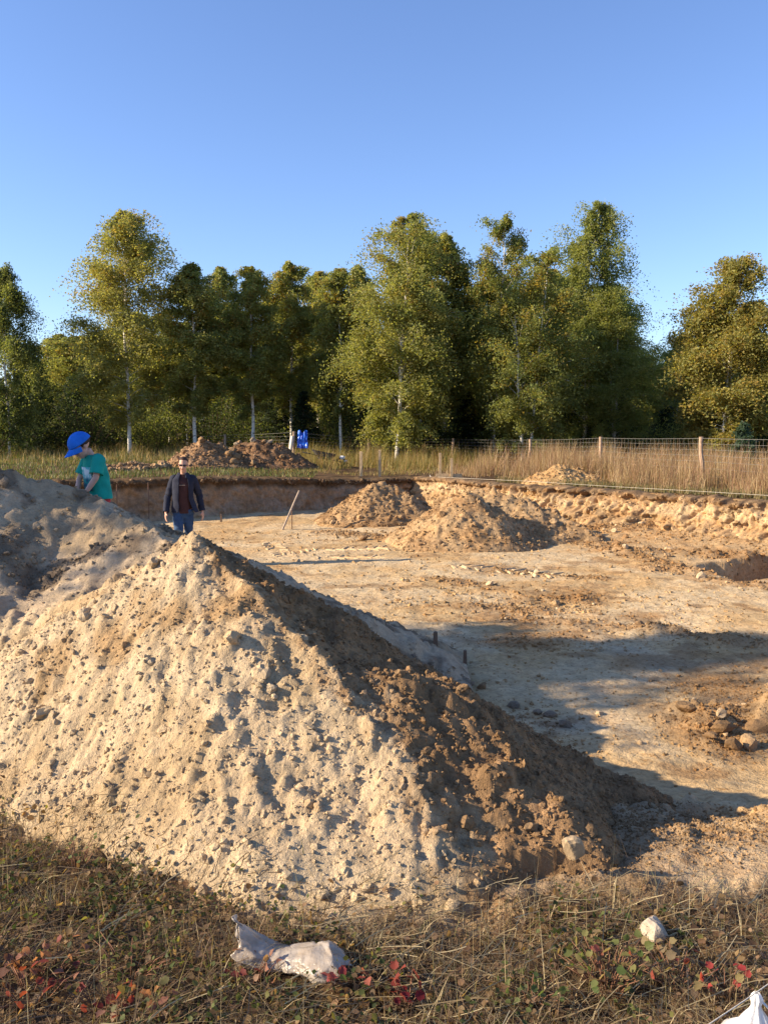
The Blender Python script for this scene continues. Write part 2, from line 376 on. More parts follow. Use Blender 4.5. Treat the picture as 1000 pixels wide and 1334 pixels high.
def big_clods(P, S, kinds, parent, base=(0, 0, 0), sink=0.2, name='clod'):
    for i in range(len(P)):
        o = link(name, clod_mesh(kinds[i], int(rng.integers(0, 8))), parent)
        o.location = (P[i][0] - base[0], P[i][1] - base[1], P[i][2] - base[2] + S[i] * (.45 - sink))
        o.rotation_euler = (rng.uniform(-.5, .5), rng.uniform(-.5, .5), rng.uniform(0, 6.28)); s = S[i]; o.scale = (s, s * rng.uniform(.8, 1.1), s * rng.uniform(.8, 1.1))

# ------------------------------------------------------------------ heaps
def ridge_height(x, y, lines):
    h = np.full(x.shape, -9.0)
    for pts, k in lines:
        for p, q in zip(pts[:-1], pts[1:]):
            d, t = segd(x, y, p, q); h = smax(h, p[2] * (1 - t) + q[2] * t - k * d, 0.07)
    return h
def tin_height(x, y, tris):
    h = np.full(x.shape, -9.0)
    for a_, b_, c_ in tris:
        det = (b_[0] - a_[0]) * (c_[1] - a_[1]) - (c_[0] - a_[0]) * (b_[1] - a_[1])
        if abs(det) < 1e-6: continue
        u = ((x - a_[0]) * (c_[1] - a_[1]) - (c_[0] - a_[0]) * (y - a_[1])) / det; v = ((b_[0] - a_[0]) * (y - a_[1]) - (x - a_[0]) * (b_[1] - a_[1])) / det
        m = (u > -.01) & (v > -.01) & (u + v < 1.01); h = np.where(m, np.maximum(h, a_[2] + u * (b_[2] - a_[2]) + v * (c_[2] - a_[2])), h)
    return h
class Heap:
    def __init__(s, name, label, lines, bounds, step, nz, colfn, mat, seed, group=None, cat='earth pile', toe=0.06, stepy=None, lump=(), tin=None, streak=0.0, cut=None):
        s.cut = cut; s.streak = streak; s.lump = lump; s.tin = tin; s.lines = lines; s.nz = nz; s.seed = seed; s.toe = toe
        x = np.arange(bounds[0], bounds[1], step); y = np.arange(bounds[2], bounds[3], stepy or step); X, Y = np.meshgrid(x, y); sh = X.shape
        X = X.ravel(); Y = Y.ravel(); T = terrain(X, Y); H = s.h(X, Y); ok = (H > T - 0.06).reshape(sh)
        F = quads_grid(sh[0], sh[1]); keep = ok.ravel()[F].any(1); F = F[keep]
        use = np.unique(F); remap = np.full(X.size, -1); remap[use] = np.arange(len(use)); F = remap[F]
        i = np.argmax(np.where(H > -5, H, -9)); s.base = np.array([X[i], Y[i], T[i]])
        s.root = tag(empty(name, s.base), label, cat, group)
        s.body = link('heaped_earth', mk_mesh('heaped_earth', np.stack([X, Y, H], -1)[use] - s.base, F, colfn(X[use], Y[use], H[use]), True, [mat]), s.root)
        s.bounds = bounds; s.colfn = colfn
    def h(s, x, y):
        b = ridge_height(x, y, s.lines); g = 0
        if s.tin is not None: b = smax(b, tin_height(x, y, s.tin), .03)
        for (fx, fy, nx_, ny_, k_) in (s.cut or ()): b = -smax(-b, -(k_ * ((x - fx) * nx_ + (y - fy) * ny_)), .06)     # foot line of the heap
        for (wl_, amp, oc) in s.nz: g = g + amp * fbm(x, y, wl_, oc, s.seed + int(wl_ * 1000))
        for (cell, fill_) in s.lump: g = g + lumps(x + .02 * fbm(x, y, .05, 2, 3), y, cell, s.seed + int(cell * 1000), fill_)
        if s.streak: g = g + s.streak * (fbm(x + .25 * y, y * .28, .09, 4, s.seed + 5) + .6 * np.abs(fbm(x + .25 * y, y * .3, .22, 3, s.seed + 6)))
        T = terrain(x, y); top = b + g * sstep(-.15, .25, b - T)
        # concave toe: material runs out over the ground
        e = b - T; flare = s.toe * np.exp(-((e - 0.02) / (s.toe * 1.6)) ** 2) * (e > -s.toe * 1.5)
        return np.where(e > -s.toe * 1.5, top + flare * .7 * sstep(-s.toe * 1.5, 0, e), b)
    def sample(s, n, w=None, bounds=None):
        b = bounds or s.bounds; out = []; tot = 0
        while tot < n:
            x = rng.uniform(b[0], b[1], 2 * n + 50); y = rng.uniform(b[2], b[3], 2 * n + 50); h = s.h(x, y); m = h > terrain(x, y) + .005
            if w is not None: m &= rng.random(len(x)) < w(x, y, h)
            out.append(np.stack([x, y, h], -1)[m]); tot += m.sum()
            if tot == 0 and len(out) > 20: break
        return np.concatenate(out)[:n]

def Lc(a, b, t): return np.asarray(a) * (1 - t[:, None]) + np.asarray(b) * t[:, None]
PALE = np.array([.57, .437, .275]); TAN = np.array([.49, .36, .21]); BRN = np.array([.265, .16, .08]); GRY = np.array([.34, .275, .20]); ORG = np.array([.47, .30, .145])

# main pile (near)
P0 = (-.97, 4.3, .99)
rib = [P0, (-.62, 3.95, .80), (-.26, 3.6, .56), (.06, 3.15, .29), (.24, 2.88, .06)]
rightr = [P0, (-.4, 4.3, .73), (.18, 4.22, .37), (.62, 4.15, .12), (1.15, 4.0, -.12)]
shoulder = [(.18, 4.22, .37), (.36, 3.85, .37), (.46, 3.47, .28), (.67, 3.15, .13), (.78, 2.98, .0)]
_r, _s, _q = rib, shoulder, rightr
flank = [(_r[0], _r[1], _q[1]), (_r[1], _q[1], _s[0]), (_r[1], _r[2], _s[0]), (_r[2], _s[0], _s[1]), (_r[2], _s[1], _s[2]), (_r[2], _r[3], _s[2]), (_r[3], _s[2], _s[3]), (_r[3], _r[4], _s[3]), (_r[4], _s[3], _s[4])]
leftr = [P0, (-1.45, 4.65, .76), (-2.05, 4.85, .47), (-3.2, 5.1, .40)]
frontl = [P0, (-.75, 3.6, .52), (-.42, 2.98, .16)]
frontl2 = [(-1.45, 4.65, .74), (-1.38, 4.05, .36), (-1.25, 3.65, .12)]
frontl3 = [(-2.05, 4.85, .47), (-1.95, 4.1, .2)]
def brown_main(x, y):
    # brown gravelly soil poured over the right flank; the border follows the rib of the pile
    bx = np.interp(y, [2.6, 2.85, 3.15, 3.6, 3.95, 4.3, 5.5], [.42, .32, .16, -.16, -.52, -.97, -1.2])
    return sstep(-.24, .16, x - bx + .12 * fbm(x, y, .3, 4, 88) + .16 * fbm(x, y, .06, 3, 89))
def col_main(x, y, h):
    n = fbm(x, y, .9, 4, 81); n2 = fbm(x, y, .18, 3, 82)
    c = Lc(np.tile(PALE, (len(x), 1)), TAN, sstep(-.1, .5, n + .4 * n2))
    pt = np.zeros(len(x))
    for (qx, qy, r) in ((160, 965, .16), (305, 830, .12), (220, 985, .12), (70, 940, .14), (190, 760, .1)):
        q = at(qx, qy, Y=3.9); pt = np.maximum(pt, sstep(1.2, .3, np.hypot(x - q[0], y - q[1]) / r + .8 * n2))
    c = Lc(c, ORG * .8, pt * .8)
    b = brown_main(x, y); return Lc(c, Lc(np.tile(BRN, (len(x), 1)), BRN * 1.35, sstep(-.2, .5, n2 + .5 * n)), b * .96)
heap_main = Heap('sand_pile', 'big pale sand pile in the foreground, its right flank covered in brown soil', [(rib, .66), (rightr, .70), (shoulder, .78), (leftr, .70), (frontl, .66), (frontl2, .64), (frontl3, .5)],
                 (-3.4, 2.0, 2.3, 6.2), .0118, ((.55, .030, 2), (.20, .016, 2), (.075, .017, 4)), col_main, M['pile'], 300, cat='sand pile', lump=((.13, .05), (.07, .20), (.034, .8)), tin=flank, streak=.009, cut=((-1.75, 3.48, .514, .857, .96),))
def vis_main(x, y, h): return np.where(y < 4.6, 1.0, .25)
pts = heap_main.sample(20000, vis_main); bm_ = brown_main(pts[:, 0], pts[:, 1])
keep = rng.random(len(pts)) < np.where(bm_ > .5, 1.0, .62); pts = pts[keep]; bm_ = bm_[keep]
S = np.minimum(.0036 * (1 - rng.random(len(pts))) ** -.5, .012) * np.where(bm_ > .5, 1.3, 1.0)
cc = col_main(pts[:, 0], pts[:, 1], pts[:, 2]) * rng.uniform(.92, 1.12, (len(pts), 1))
crumbs('crumbs', pts, S, cc, M['pile'], heap_main.root, heap_main.base, CLOD0 + CLOD1[:6])
pts = heap_main.sample(3000, lambda x, y, h: np.where(y < 4.6, .25 + .75 * sstep(-.1, .5, fbm(x, y, .35, 3, 95)), .05)); cc = col_main(pts[:, 0], pts[:, 1], pts[:, 2]) * rng.uniform(.95, 1.08, (len(pts), 1))
crumbs('lumps', pts, np.minimum(.0085 * (1 - rng.random(len(pts))) ** -.4, .022), cc, M['pile'], heap_main.root, heap_main.base, CLOD1, .40)
pts = heap_main.sample(150, lambda x, y, h: np.where(y < 4.5, .35 + .65 * brown_main(x, y), .1)); bm_ = brown_main(pts[:, 0], pts[:, 1])
S = np.minimum(.014 * (1 - rng.random(len(pts))) ** -.38, .034)
big_clods(pts, S, ['clod_brown' if b > .5 else ('clod_pale' if rng.random() < .92 else 'clod_orange') for b in bm_], heap_main.root, heap_main.base, .40)
named = [(110, 800, .05), (340, 878, .045), (302, 832, .05), (60, 930, .05), (80, 770, .08), (200, 735, .04), (350, 900, .03), (110, 805, .04), (215, 950, .03), (590, 1180, .03), (265, 1165, .045), (185, 1140, .04), (420, 1165, .025), (780, 930, .05)]
for (qx, qy, s_) in named:
    d = ray(qx, qy); t = np.linspace(2.0, 9, 1500); X = d[0] * t; Y = d[1] * t; Z = CAMH + d[2] * t
    hh = np.maximum(heap_main.h(X, Y), terrain(X, Y)); i = int(np.argmax(Z < hh))
    big_clods([(X[i], Y[i], hh[i])], [s_], ['clod_pale'], heap_main.root, heap_main.base, .45)

# left pile (behind it, with the child)
crest = [(-6.0, 7.0, 1.25), (-4.2, 7.15, 1.22), (-3.27, 7.2, 1.18), (-2.9, 7.35, 1.08), (-2.6, 7.4, 1.0), (-2.35, 7.2, .93), (-1.88, 6.6, .78), (-1.55, 6.2, .70), (-.8, 6.0, .35)]
spur = [(-3.27, 7.2, 1.18), (-3.15, 6.2, .64), (-3.0, 5.4, .34)]; spur2 = [(-2.35, 7.2, .93), (-2.15, 6.3, .56), (-2.0, 5.5, .36)]; spur3 = [(-4.2, 7.15, 1.22), (-4.1, 6.0, .6)]
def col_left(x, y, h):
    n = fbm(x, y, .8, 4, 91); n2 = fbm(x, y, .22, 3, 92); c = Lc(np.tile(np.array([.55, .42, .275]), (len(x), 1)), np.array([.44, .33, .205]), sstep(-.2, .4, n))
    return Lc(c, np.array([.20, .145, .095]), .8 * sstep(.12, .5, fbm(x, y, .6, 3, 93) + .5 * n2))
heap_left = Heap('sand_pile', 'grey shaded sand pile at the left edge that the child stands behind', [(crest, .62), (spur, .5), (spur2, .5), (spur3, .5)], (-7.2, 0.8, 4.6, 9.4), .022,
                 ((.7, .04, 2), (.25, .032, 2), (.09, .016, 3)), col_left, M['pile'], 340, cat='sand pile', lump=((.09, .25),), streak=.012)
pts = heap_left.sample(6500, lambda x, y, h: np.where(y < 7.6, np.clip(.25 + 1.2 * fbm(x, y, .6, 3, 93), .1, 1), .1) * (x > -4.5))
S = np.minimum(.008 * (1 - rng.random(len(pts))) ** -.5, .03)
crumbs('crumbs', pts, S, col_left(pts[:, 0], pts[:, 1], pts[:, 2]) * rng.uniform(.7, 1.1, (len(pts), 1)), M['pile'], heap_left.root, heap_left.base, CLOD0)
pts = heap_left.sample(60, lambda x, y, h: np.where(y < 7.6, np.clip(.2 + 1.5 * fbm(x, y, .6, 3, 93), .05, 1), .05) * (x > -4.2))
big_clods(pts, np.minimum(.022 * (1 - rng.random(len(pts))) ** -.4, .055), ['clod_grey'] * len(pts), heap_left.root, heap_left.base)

def far_heap(name, label, lines, bounds, step, nz, c1, c2, seed, ncr, nbig, smin, kinds, cat='earth pile', shadecol=None):
    def cf(x, y, h):
        n = fbm(x, y, .9, 3, seed); n2 = fbm(x, y, .25, 3, seed + 1); return Lc(np.tile(np.array(c1), (len(x), 1)), np.array(c2), sstep(-.25, .45, n + .6 * n2))
    hp = Heap(name, label, lines, bounds, step, nz, cf, M['farpile'], seed, cat=cat, toe=.08, lump=((.24, .15), (.12, .4)))
    pts = hp.sample(ncr); S = np.minimum(.7 * smin * (1 - rng.random(len(pts))) ** -.45, smin * 2.6)
    crumbs('crumbs', pts, S, cf(pts[:, 0], pts[:, 1], pts[:, 2]) * rng.uniform(.65, 1.15, (len(pts), 1)), M['farpile'], hp.root, hp.base, CLOD0)
    if nbig:
        pts = hp.sample(nbig); e = pts[:, 2] - terrain(pts[:, 0], pts[:, 1])
        big_clods(pts, np.minimum(smin * 1.6 * (1 - rng.random(len(pts))) ** -.4, smin * 5), [kinds[int(rng.integers(0, len(kinds)))] for _ in pts], hp.root, hp.base)
    return hp
def A3(x, y, Y): return tuple(at(x, y, Y=Y))
a = A3(487, 629, 20.8); a2 = A3(515, 633, 20.9); a3 = A3(548, 660, 20.6)
far_heap('earth_pile', 'rounded brown earth pile in the pit below the corner of its walls', [([a, a2, a3], .66)], (a[0] - 1.7, a[0] + 2.2, 18.6, 22.8), .035, ((.5, .07, 3), (.15, .03, 2)), (.37, .245, .13), (.29, .185, .095), 400, 2200, 60, .02, ['clod_brown', 'clod_orange'])
b = A3(608, 640, 17.1); b2 = A3(640, 658, 17.0); b3 = A3(585, 649, 17.5); b0 = A3(620, 638, 18.4); b4 = A3(685, 650, 18.0); b5 = A3(765, 690, 17.3)
far_heap('earth_pile', 'pointed sandy earth pile with clods trailing to its right in the pit', [([b, b2], .72), ([b, b3], .66), ([b0, b4, b5], .62)], (b[0] - 1.9, b[0] + 3.6, 15.3, 20.2), .035,
         ((.5, .06, 3), (.15, .03, 2)), (.40, .27, .145), (.31, .20, .105), 430, 3800, 120, .018, ['clod_brown', 'clod_orange'])
c = A3(262, 572, 27.0); c2 = A3(285, 577, 27.2); c1 = A3(240, 588, 26.8)
far_heap('earth_pile', 'sunlit brown earth pile on the grass behind the walking man', [([c1, c, c2], .70)], (c[0] - 2.4, c[0] + 2.6, 24.4, 29.6), .05, ((.7, .08, 3), (.2, .04, 2)), (.34, .215, .12), (.26, .16, .085), 460, 1800, 40, .03, ['clod_brown'])
d_ = A3(335, 573, 28.0); d2 = A3(365, 579, 28.0); d1 = A3(312, 578, 28.0)
far_heap('earth_pile', 'dark brown earth pile beside the pale leaning log', [([d1, d_, d2], .66)], (d_[0] - 2.6, d_[0] + 3.2, 25.4, 30.4), .05, ((.7, .08, 3), (.2, .05, 2)), (.24, .145, .08), (.17, .10, .055), 480, 1800, 40, .03, ['clod_brown', 'clod_grey'])
e = A3(722, 606, 22.6); e2 = A3(757, 611, 22.8)
far_heap('sand_pile', 'small orange sand pile at the foot of the wire fence', [([e, e2], .60)], (e[0] - 1.6, e[0] + 2.4, 21.2, 24.4), .04, ((.5, .05, 3), (.15, .03, 2)), (.52, .34, .16), (.42, .265, .125), 500, 1500, 40, .02, ['clod_orange'], 'sand pile')
f0 = A3(140, 609, 24.5); f1 = A3(180, 606, 24.8); f2 = A3(222, 609, 25.4)
far_heap('earth_bank', 'low bank of brown clods along the pit edge left of the walking man', [([f0, f1, f2], .5)], (f0[0] - 1.2, f2[0] + 1.2, 23.3, 26.6), .05, ((.4, .07, 3), (.15, .04, 2)), (.40, .27, .155), (.30, .19, .105), 520, 900, 60, .035, ['clod_brown', 'clod_orange'], 'earth bank')

# ------------------------------------------------------------------ pit walls
def wall_strip(name, A, B, n, slump, seed, top_dark, cols):
    s = np.linspace(0, 1, n); base = A[None] * (1 - s[:, None]) + B[None] * s[:, None]
    d = (B - A) / np.linalg.norm(B - A); L = np.linalg.norm(B - A); nrm = np.array([d[1], -d[0]])
    if pit_far(*(base[n // 2] + nrm * .5)[:, None])[0] < 0: nrm = -nrm
    prof_v = np.concatenate([[0, .02, .04, .07, .10, .13, .16], np.linspace(.19, 1.0, 22)])
    vn = len(prof_v); u = (s * L)[:, None] + 0 * prof_v[None]; v = prof_v[None] + 0 * s[:, None]
    off = np.interp(prof_v, [0, .04, .07, .14, .19, .6, 1.0], [-.50, -.12, .03, .03, -.04, .05, .20])[None] + 0 * u
    sl = slump(s * L)[:, None]; off = off + sl * (np.clip(v - .05, 0, 1) ** 1.4) * 1.3
    amp = np.interp(prof_v, [0, .05, .2, 1], [.0, .05, .05, .07])[None] * (1 + 2.2 * sl)
    off = off + amp * (1.3 * fbm(u, v * 1.5, .6, 4, seed) + 1.1 * fbm(u, v, .14, 3, seed + 5))
    Zj = .05 * (.3 + sl) * fbm(u, v * 1.3, .22, 3, seed + 6) * np.interp(prof_v, [0, .07, .9, 1], [0, 1, 1, 0])[None]
    off = off + (.2 + .6 * sl) * (lumps(u, v * .8 * (1 + sl), .24, seed + 11, .4) + lumps(u, v * .8 * (1 + sl), .14, seed + 12, .6)) * np.interp(prof_v, [0, .06, .12, 1], [0, .4, 1, 1])[None]
    off = off + .12 * fbm(u, u * 0, 1.6, 3, seed + 9) * np.interp(prof_v, [0, .06, 1], [0, 1, 1])[None]
    X = base[:, None, 0] + nrm[0] * off; Y = base[:, None, 1] + nrm[1] * off
    gx = base[:, 0] - nrm[0] * .6; gy = base[:, 1] - nrm[1] * .6; ztop = terrain(gx, gy)[:, None] + .035 + .05 * fbm(u[:, :1], u[:, :1] * 0, .5, 3, seed + 2)
    px_ = base[:, 0] + nrm[0] * (1.0 + 1.2 * sl[:, 0]); py_ = base[:, 1] + nrm[1] * (1.0 + 1.2 * sl[:, 0])
    zbot = terrain(px_, py_)[:, None] - .10
    Z = ztop * (1 - v) + zbot * v + Zj; Z[:, 0] = terrain(X[:, 0], Y[:, 0]) - .06
    V = np.stack([X, Y, Z], -1).reshape(-1, 3); F = quads_grid(n, vn)
    nn = (fbm(u, v * 2, .8, 3, seed + 7)).ravel(); vv = v.ravel() + .07 * fbm(u, v, .4, 3, seed + 8).ravel()
    C = np.zeros((len(V), 3)); K = [q[0] for q in cols]
    for k in range(3): C[:, k] = np.interp(vv, K, [q[1][k] for q in cols])
    C *= (1 + .25 * nn)[:, None]
    me = mk_mesh(name, V, F, np.clip(C, .02, .8), True, [M['wall']])
    bm = bmesh.new(); bm.from_mesh(me); bmesh.ops.recalc_face_normals(bm, faces=bm.faces); bm.to_mesh(me); bm.free()
    return tag(link(name, me), kind='structure'), V.reshape(n, vn, 3), nrm
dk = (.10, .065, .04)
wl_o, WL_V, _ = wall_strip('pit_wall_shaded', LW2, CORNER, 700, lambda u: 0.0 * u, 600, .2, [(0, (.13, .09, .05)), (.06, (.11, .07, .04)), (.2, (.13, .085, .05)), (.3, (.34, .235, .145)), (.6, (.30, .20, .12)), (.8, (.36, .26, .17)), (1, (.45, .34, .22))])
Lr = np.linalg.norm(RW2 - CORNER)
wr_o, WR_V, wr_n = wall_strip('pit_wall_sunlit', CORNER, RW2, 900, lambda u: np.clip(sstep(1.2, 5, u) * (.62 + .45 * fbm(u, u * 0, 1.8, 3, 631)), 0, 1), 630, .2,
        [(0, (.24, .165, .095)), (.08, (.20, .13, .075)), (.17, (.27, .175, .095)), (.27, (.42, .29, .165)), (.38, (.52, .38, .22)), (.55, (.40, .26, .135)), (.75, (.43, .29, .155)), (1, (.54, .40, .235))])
def wall_crumbs(WV, parent, n, smin, seed, cols, vr):
    g_ = np.random.default_rng(seed); i = g_.integers(0, WV.shape[0] - 1, n); j = g_.integers(vr[0], vr[1], n); fu = g_.random((n, 1)); fv = g_.random((n, 1))
    k = fbm(i * .02, j * .3, .8, 3, seed) + g_.random(n) > .45; i = i[k]; j = j[k]; fu = fu[k]; fv = fv[k]
    P_ = WV[i, j] * (1 - fu) * (1 - fv) + WV[i + 1, j] * fu * (1 - fv) + WV[i, j + 1] * (1 - fu) * fv + WV[i + 1, j + 1] * fu * fv; c_ = np.array(cols)[g_.integers(0, len(cols), len(P_))] * g_.uniform(.8, 1.15, (len(P_), 1))
    crumbs('crumbs', P_, np.minimum(smin * (1 - g_.random(len(P_))) ** -.5, smin * 4), c_, M['wall'], parent, templates=CLOD0)
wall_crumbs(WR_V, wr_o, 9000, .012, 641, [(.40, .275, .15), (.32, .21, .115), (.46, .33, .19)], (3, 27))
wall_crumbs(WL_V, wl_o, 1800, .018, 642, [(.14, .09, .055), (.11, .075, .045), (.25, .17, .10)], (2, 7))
# clods fallen from the bank and lying on the floor; pieces of the ground
def on_ground(x, y): return np.stack([x, y, terrain(x, y)], -1)
pp = []
for _ in range(5000):
    t = rng.random(); q = CORNER * (1 - t) + RW2 * t; off = abs(rng.normal(0, .7)) + .5
    pp.append((q[0] + wr_n[0] * off, q[1] + wr_n[1] * off))
for (p, q, h, w) in RIDGES:
    Ln = np.hypot(*(q - p)); 
    for _ in range(int(260 * Ln)):
        t = rng.random(); g = rng.normal(0, w * 1.1); dd = (q - p) / Ln; c_ = p * (1 - t) + q * t; pp.append((c_[0] - dd[1] * g, c_[1] + dd[0] * g))
def scat_px(cx, cy, sx, sy, n, z=-.75):
    for _ in range(n):
        q = at(cx + rng.normal(0, sx), cy + rng.normal(0, sy), z=z); pp.append((q[0], q[1]))
scat_px(950, 940, 35, 18, 1200); scat_px(690, 905, 45, 25, 700, -.5); scat_px(730, 780, 40, 8, 700); scat_px(930, 885, 40, 8, 350); scat_px(700, 830, 50, 6, 400); scat_px(600, 765, 60, 12, 400); scat_px(975, 1050, 40, 28, 350, -.05); scat_px(800, 660, 60, 8, 500)
scat_px(830, 1050, 60, 32, 2200, -.03); scat_px(930, 1060, 50, 45, 1500, -.05); scat_px(760, 1120, 45, 18, 700, 0)
scat_px(540, 780, 30, 6, 120); scat_px(860, 790, 60, 20, 350); scat_px(520, 700, 90, 12, 300)
for _ in range(6000):
    q = at(rng.uniform(150, 1050), 690 + 290 * rng.random() ** 1.3, z=-.78)
    if pit_far(np.array([q[0]]), np.array([q[1]]))[0] > .3: pp.append((q[0], q[1]))
pp = np.array(pp); P = on_ground(pp[:, 0], pp[:, 1]); dist = P[:, 1]
S = np.minimum((.002 + .0006 * dist) * (1 - rng.random(len(P))) ** -.5, np.minimum(.05, .0036 * dist))
C = floor_color(P[:, 0], P[:, 1]) * rng.uniform(.62, .98, (len(P), 1)) * np.array([.95, .88, .8])
crumbs('crumbs', P, S, C, M['ground'], ground, templates=CLOD0)
idx = rng.choice(np.nonzero(P[:len(P) - 7000, 1] > 5.2)[0], 130, replace=False); PB = P[idx]; SB = np.minimum((.008 + .0014 * PB[:, 1]) * (1 - rng.random(130)) ** -.35, .10)
big_clods(PB, SB, [['clod_brown', 'clod_orange', 'clod_pale'][int(rng.integers(0, 3))] for _ in PB], ground)
for (qx, qy, s_, kd) in ((735, 928, .06, 'clod_grey'), (670, 900, .05, 'clod_grey'), (715, 915, .06, 'clod_grey'), (628, 880, .05, 'clod_brown'), (700, 912, .05, 'clod_grey'), (893, 925, .09, 'clod_brown'), (940, 940, .09, 'clod_brown'), (985, 935, .10, 'clod_brown'), (975, 955, .08, 'clod_orange'), (905, 912, .05, 'clod_brown'), (955, 958, .07, 'clod_brown'), (925, 950, .06, 'clod_brown'), (472, 702, .12, 'clod_brown'), (517, 700, .10, 'clod_brown'), (530, 700, .09, 'clod_brown')):
    q = at(qx, qy, z=-.72 if qy > 800 else -.8); big_clods([(q[0], q[1], tz(q[0], q[1]))], [s_], [kd], ground, sink=.15)

# tyre tracks: pressed chevron lugs of sand
def tyre_track(pts_px, width, pitch, seed, label):
    P = [at(x, y, z=-.8)[:2] for x, y in pts_px]; mb = MB(); g = np.random.default_rng(seed)
    for p, q in zip(P[:-1], P[1:]):
        Ln = np.hypot(*(q - p)); d = (q - p) / Ln; nn_ = np.array([-d[1], d[0]])
        for k in range(int(Ln / pitch)):
            for sd in (-1, 1):
                if g.random() < .10: continue
                c_ = p + d * (k + (.5 if sd > 0 else 0)) * pitch + nn_ * sd * width * .27 + g.normal(0, .015, 2)
                ang = math.atan2(d[1], d[0]) + sd * .95; l_, w_ = width * g.uniform(.5, .7), pitch * g.uniform(.24, .34); h_ = g.uniform(.022, .038)
                z0 = tz(c_[0], c_[1]) - .012; u = np.array([math.cos(ang), math.sin(ang)]); v = np.array([-u[1], u[0]])
                base_ = [c_ + u * a_ * l_ / 2 + v * b_ * w_ / 2 for a_, b_ in ((-1, -1), (1, -1), (1, 1), (-1, 1))]; top = [c_ + u * a_ * l_ * .36 + v * b_ * w_ * .22 + g.normal(0, .008, 2) for a_, b_ in ((-1, -1), (1, -1), (1, 1), (-1, 1))]
                V = [(*b_, z0) for b_ in base_] + [(*t_, z0 + h_ * g.uniform(.8, 1.2)) for t_ in top]
                mb.add(V, [[4, 5, 6, 7], [0, 1, 5, 4], [1, 2, 6, 5], [2, 3, 7, 6], [3, 0, 4, 7]])
    me = mb.mesh('tyre_track', M['clod_track'], False); o = link('tyre_track', me); return tag(o, label, 'tyre track', 'tyre tracks pressed into the pit floor', 'stuff')
for k_, (tp_, w_, lb_) in enumerate((([(388, 733), (440, 727), (515, 723)], .55, 'chevron tyre track in pale sand nearest the man\'s shadow'), ([(372, 724), (430, 715), (520, 711)], .55, 'chevron tyre track two steps beyond the man\'s shadow'), ([(352, 706), (362, 718), (378, 728)], .4, 'curved end of the tyre tracks left of the man\'s shadow'),
        ([(595, 739), (650, 743), (745, 750)], .55, 'chevron tyre track below the pointed earth pile'))):
    tyre_track(tp_, w_, .20, k_ + 1, lb_)

# stones in the foreground
def stone(qx, qy, s, kind, label, rot, seed):
    q = at(qx, qy, z=.0); z = max(tz(q[0], q[1]), float(heap_main.h(np.array([q[0]]), np.array([q[1]]))[0])); q = at(qx, qy, z=z)
    V, F = CLOD3[0]; g_ = np.random.default_rng(seed); V = V / np.linalg.norm(V, axis=1)[:, None]; dd = np.ones(len(V))
    for _ in range(11): n_ = g_.normal(size=3); n_ /= np.linalg.norm(n_); dd = np.minimum(dd, g_.uniform(.40, .62) / np.maximum(V @ n_, 1e-3))
    V = V * dd[:, None] * 1.35 * (1 + .05 * pn(V[:, 0] * 3 + V[:, 2], V[:, 1] * 3 + V[:, 2] * 2, seed))[:, None]; me = mk_mesh('stone', V * 1.0, F, None, False, [M[kind]]); o = link('stone', me); o.location = (q[0], q[1], z + s[2] * .62); o.scale = s; o.rotation_euler = rot
    return tag(o, label, 'stone')
stone(744, 1122, (.032, .034, .074), 'stone', 'rounded pale stone standing upright at the right foot of the sand pile', (.2, -.35, .3), 1)
stone(848, 1222, (.050, .044, .05), 'stone_white', 'angular whitish stone lying in the dry grass at lower right', (.5, .3, .9), 3)

# ------------------------------------------------------------------ blades of grass
def blades(P, h, w, lean, cols, seed, segs=3, droop=.6):
    """P (n,3) base points; returns V, F(quads), col"""
    g = np.random.default_rng(seed); n = len(P); th = g.uniform(0, 2 * np.pi, n); ln = np.abs(g.normal(0, 1, n)) * lean
    dirv = np.stack([np.cos(th), np.sin(th), 0 * th], -1); side = np.stack([-np.sin(th + g.uniform(-1, 1, n)), np.cos(th + g.uniform(-1, 1, n)), 0 * th], -1)
    t = np.linspace(0, 1, segs + 1); V = np.zeros((n, segs + 1, 2, 3))
    for i, tt in enumerate(t):
        c_ = P + dirv * (ln * h * (tt ** 1.6))[:, None] + np.array([0, 0, 1.0]) * (h * (tt - droop * .5 * np.minimum(ln, 1.4) * tt ** 2.2))[:, None]
        ww = (w * (1 - .85 * tt))[:, None] * .5
        V[:, i, 0] = c_ - side * ww; V[:, i, 1] = c_ + side * ww
    m = (segs + 1) * 2; F = np.concatenate([[[2 * i, 2 * i + 1, 2 * i + 3, 2 * i + 2]] for i in range(segs)])
    F = (F[None] + (np.arange(n) * m)[:, None, None]).reshape(-1, 4)
    return V.reshape(-1, 3), F, np.repeat(cols, m, axis=0)
def pick(pal, n, g, var=.2):
    pal = np.array(pal); c_ = pal[g.integers(0, len(pal), n)]; return c_ * g.uniform(1 - var, 1 + var, (n, 1))
def grass_field(name, label, X, Y, h, w, lean, pal, seed, segs=3, droop=.6, zf=terrain, cat='grass'):
    g = np.random.default_rng(seed); P = np.stack([X, Y, zf(X, Y) - .01], -1)
    V, F, C = blades(P, h, w, lean, pick(pal, len(X), g), seed, segs, droop)
    o = link(name, mk_mesh(name, V, F, C, True, [M['grass']])); return tag(o, label, cat, None, 'stuff')
DRY = [(.40, .28, .14), (.34, .23, .12), (.30, .175, .10), (.46, .35, .19), (.25, .16, .09), (.33, .19, .12)]
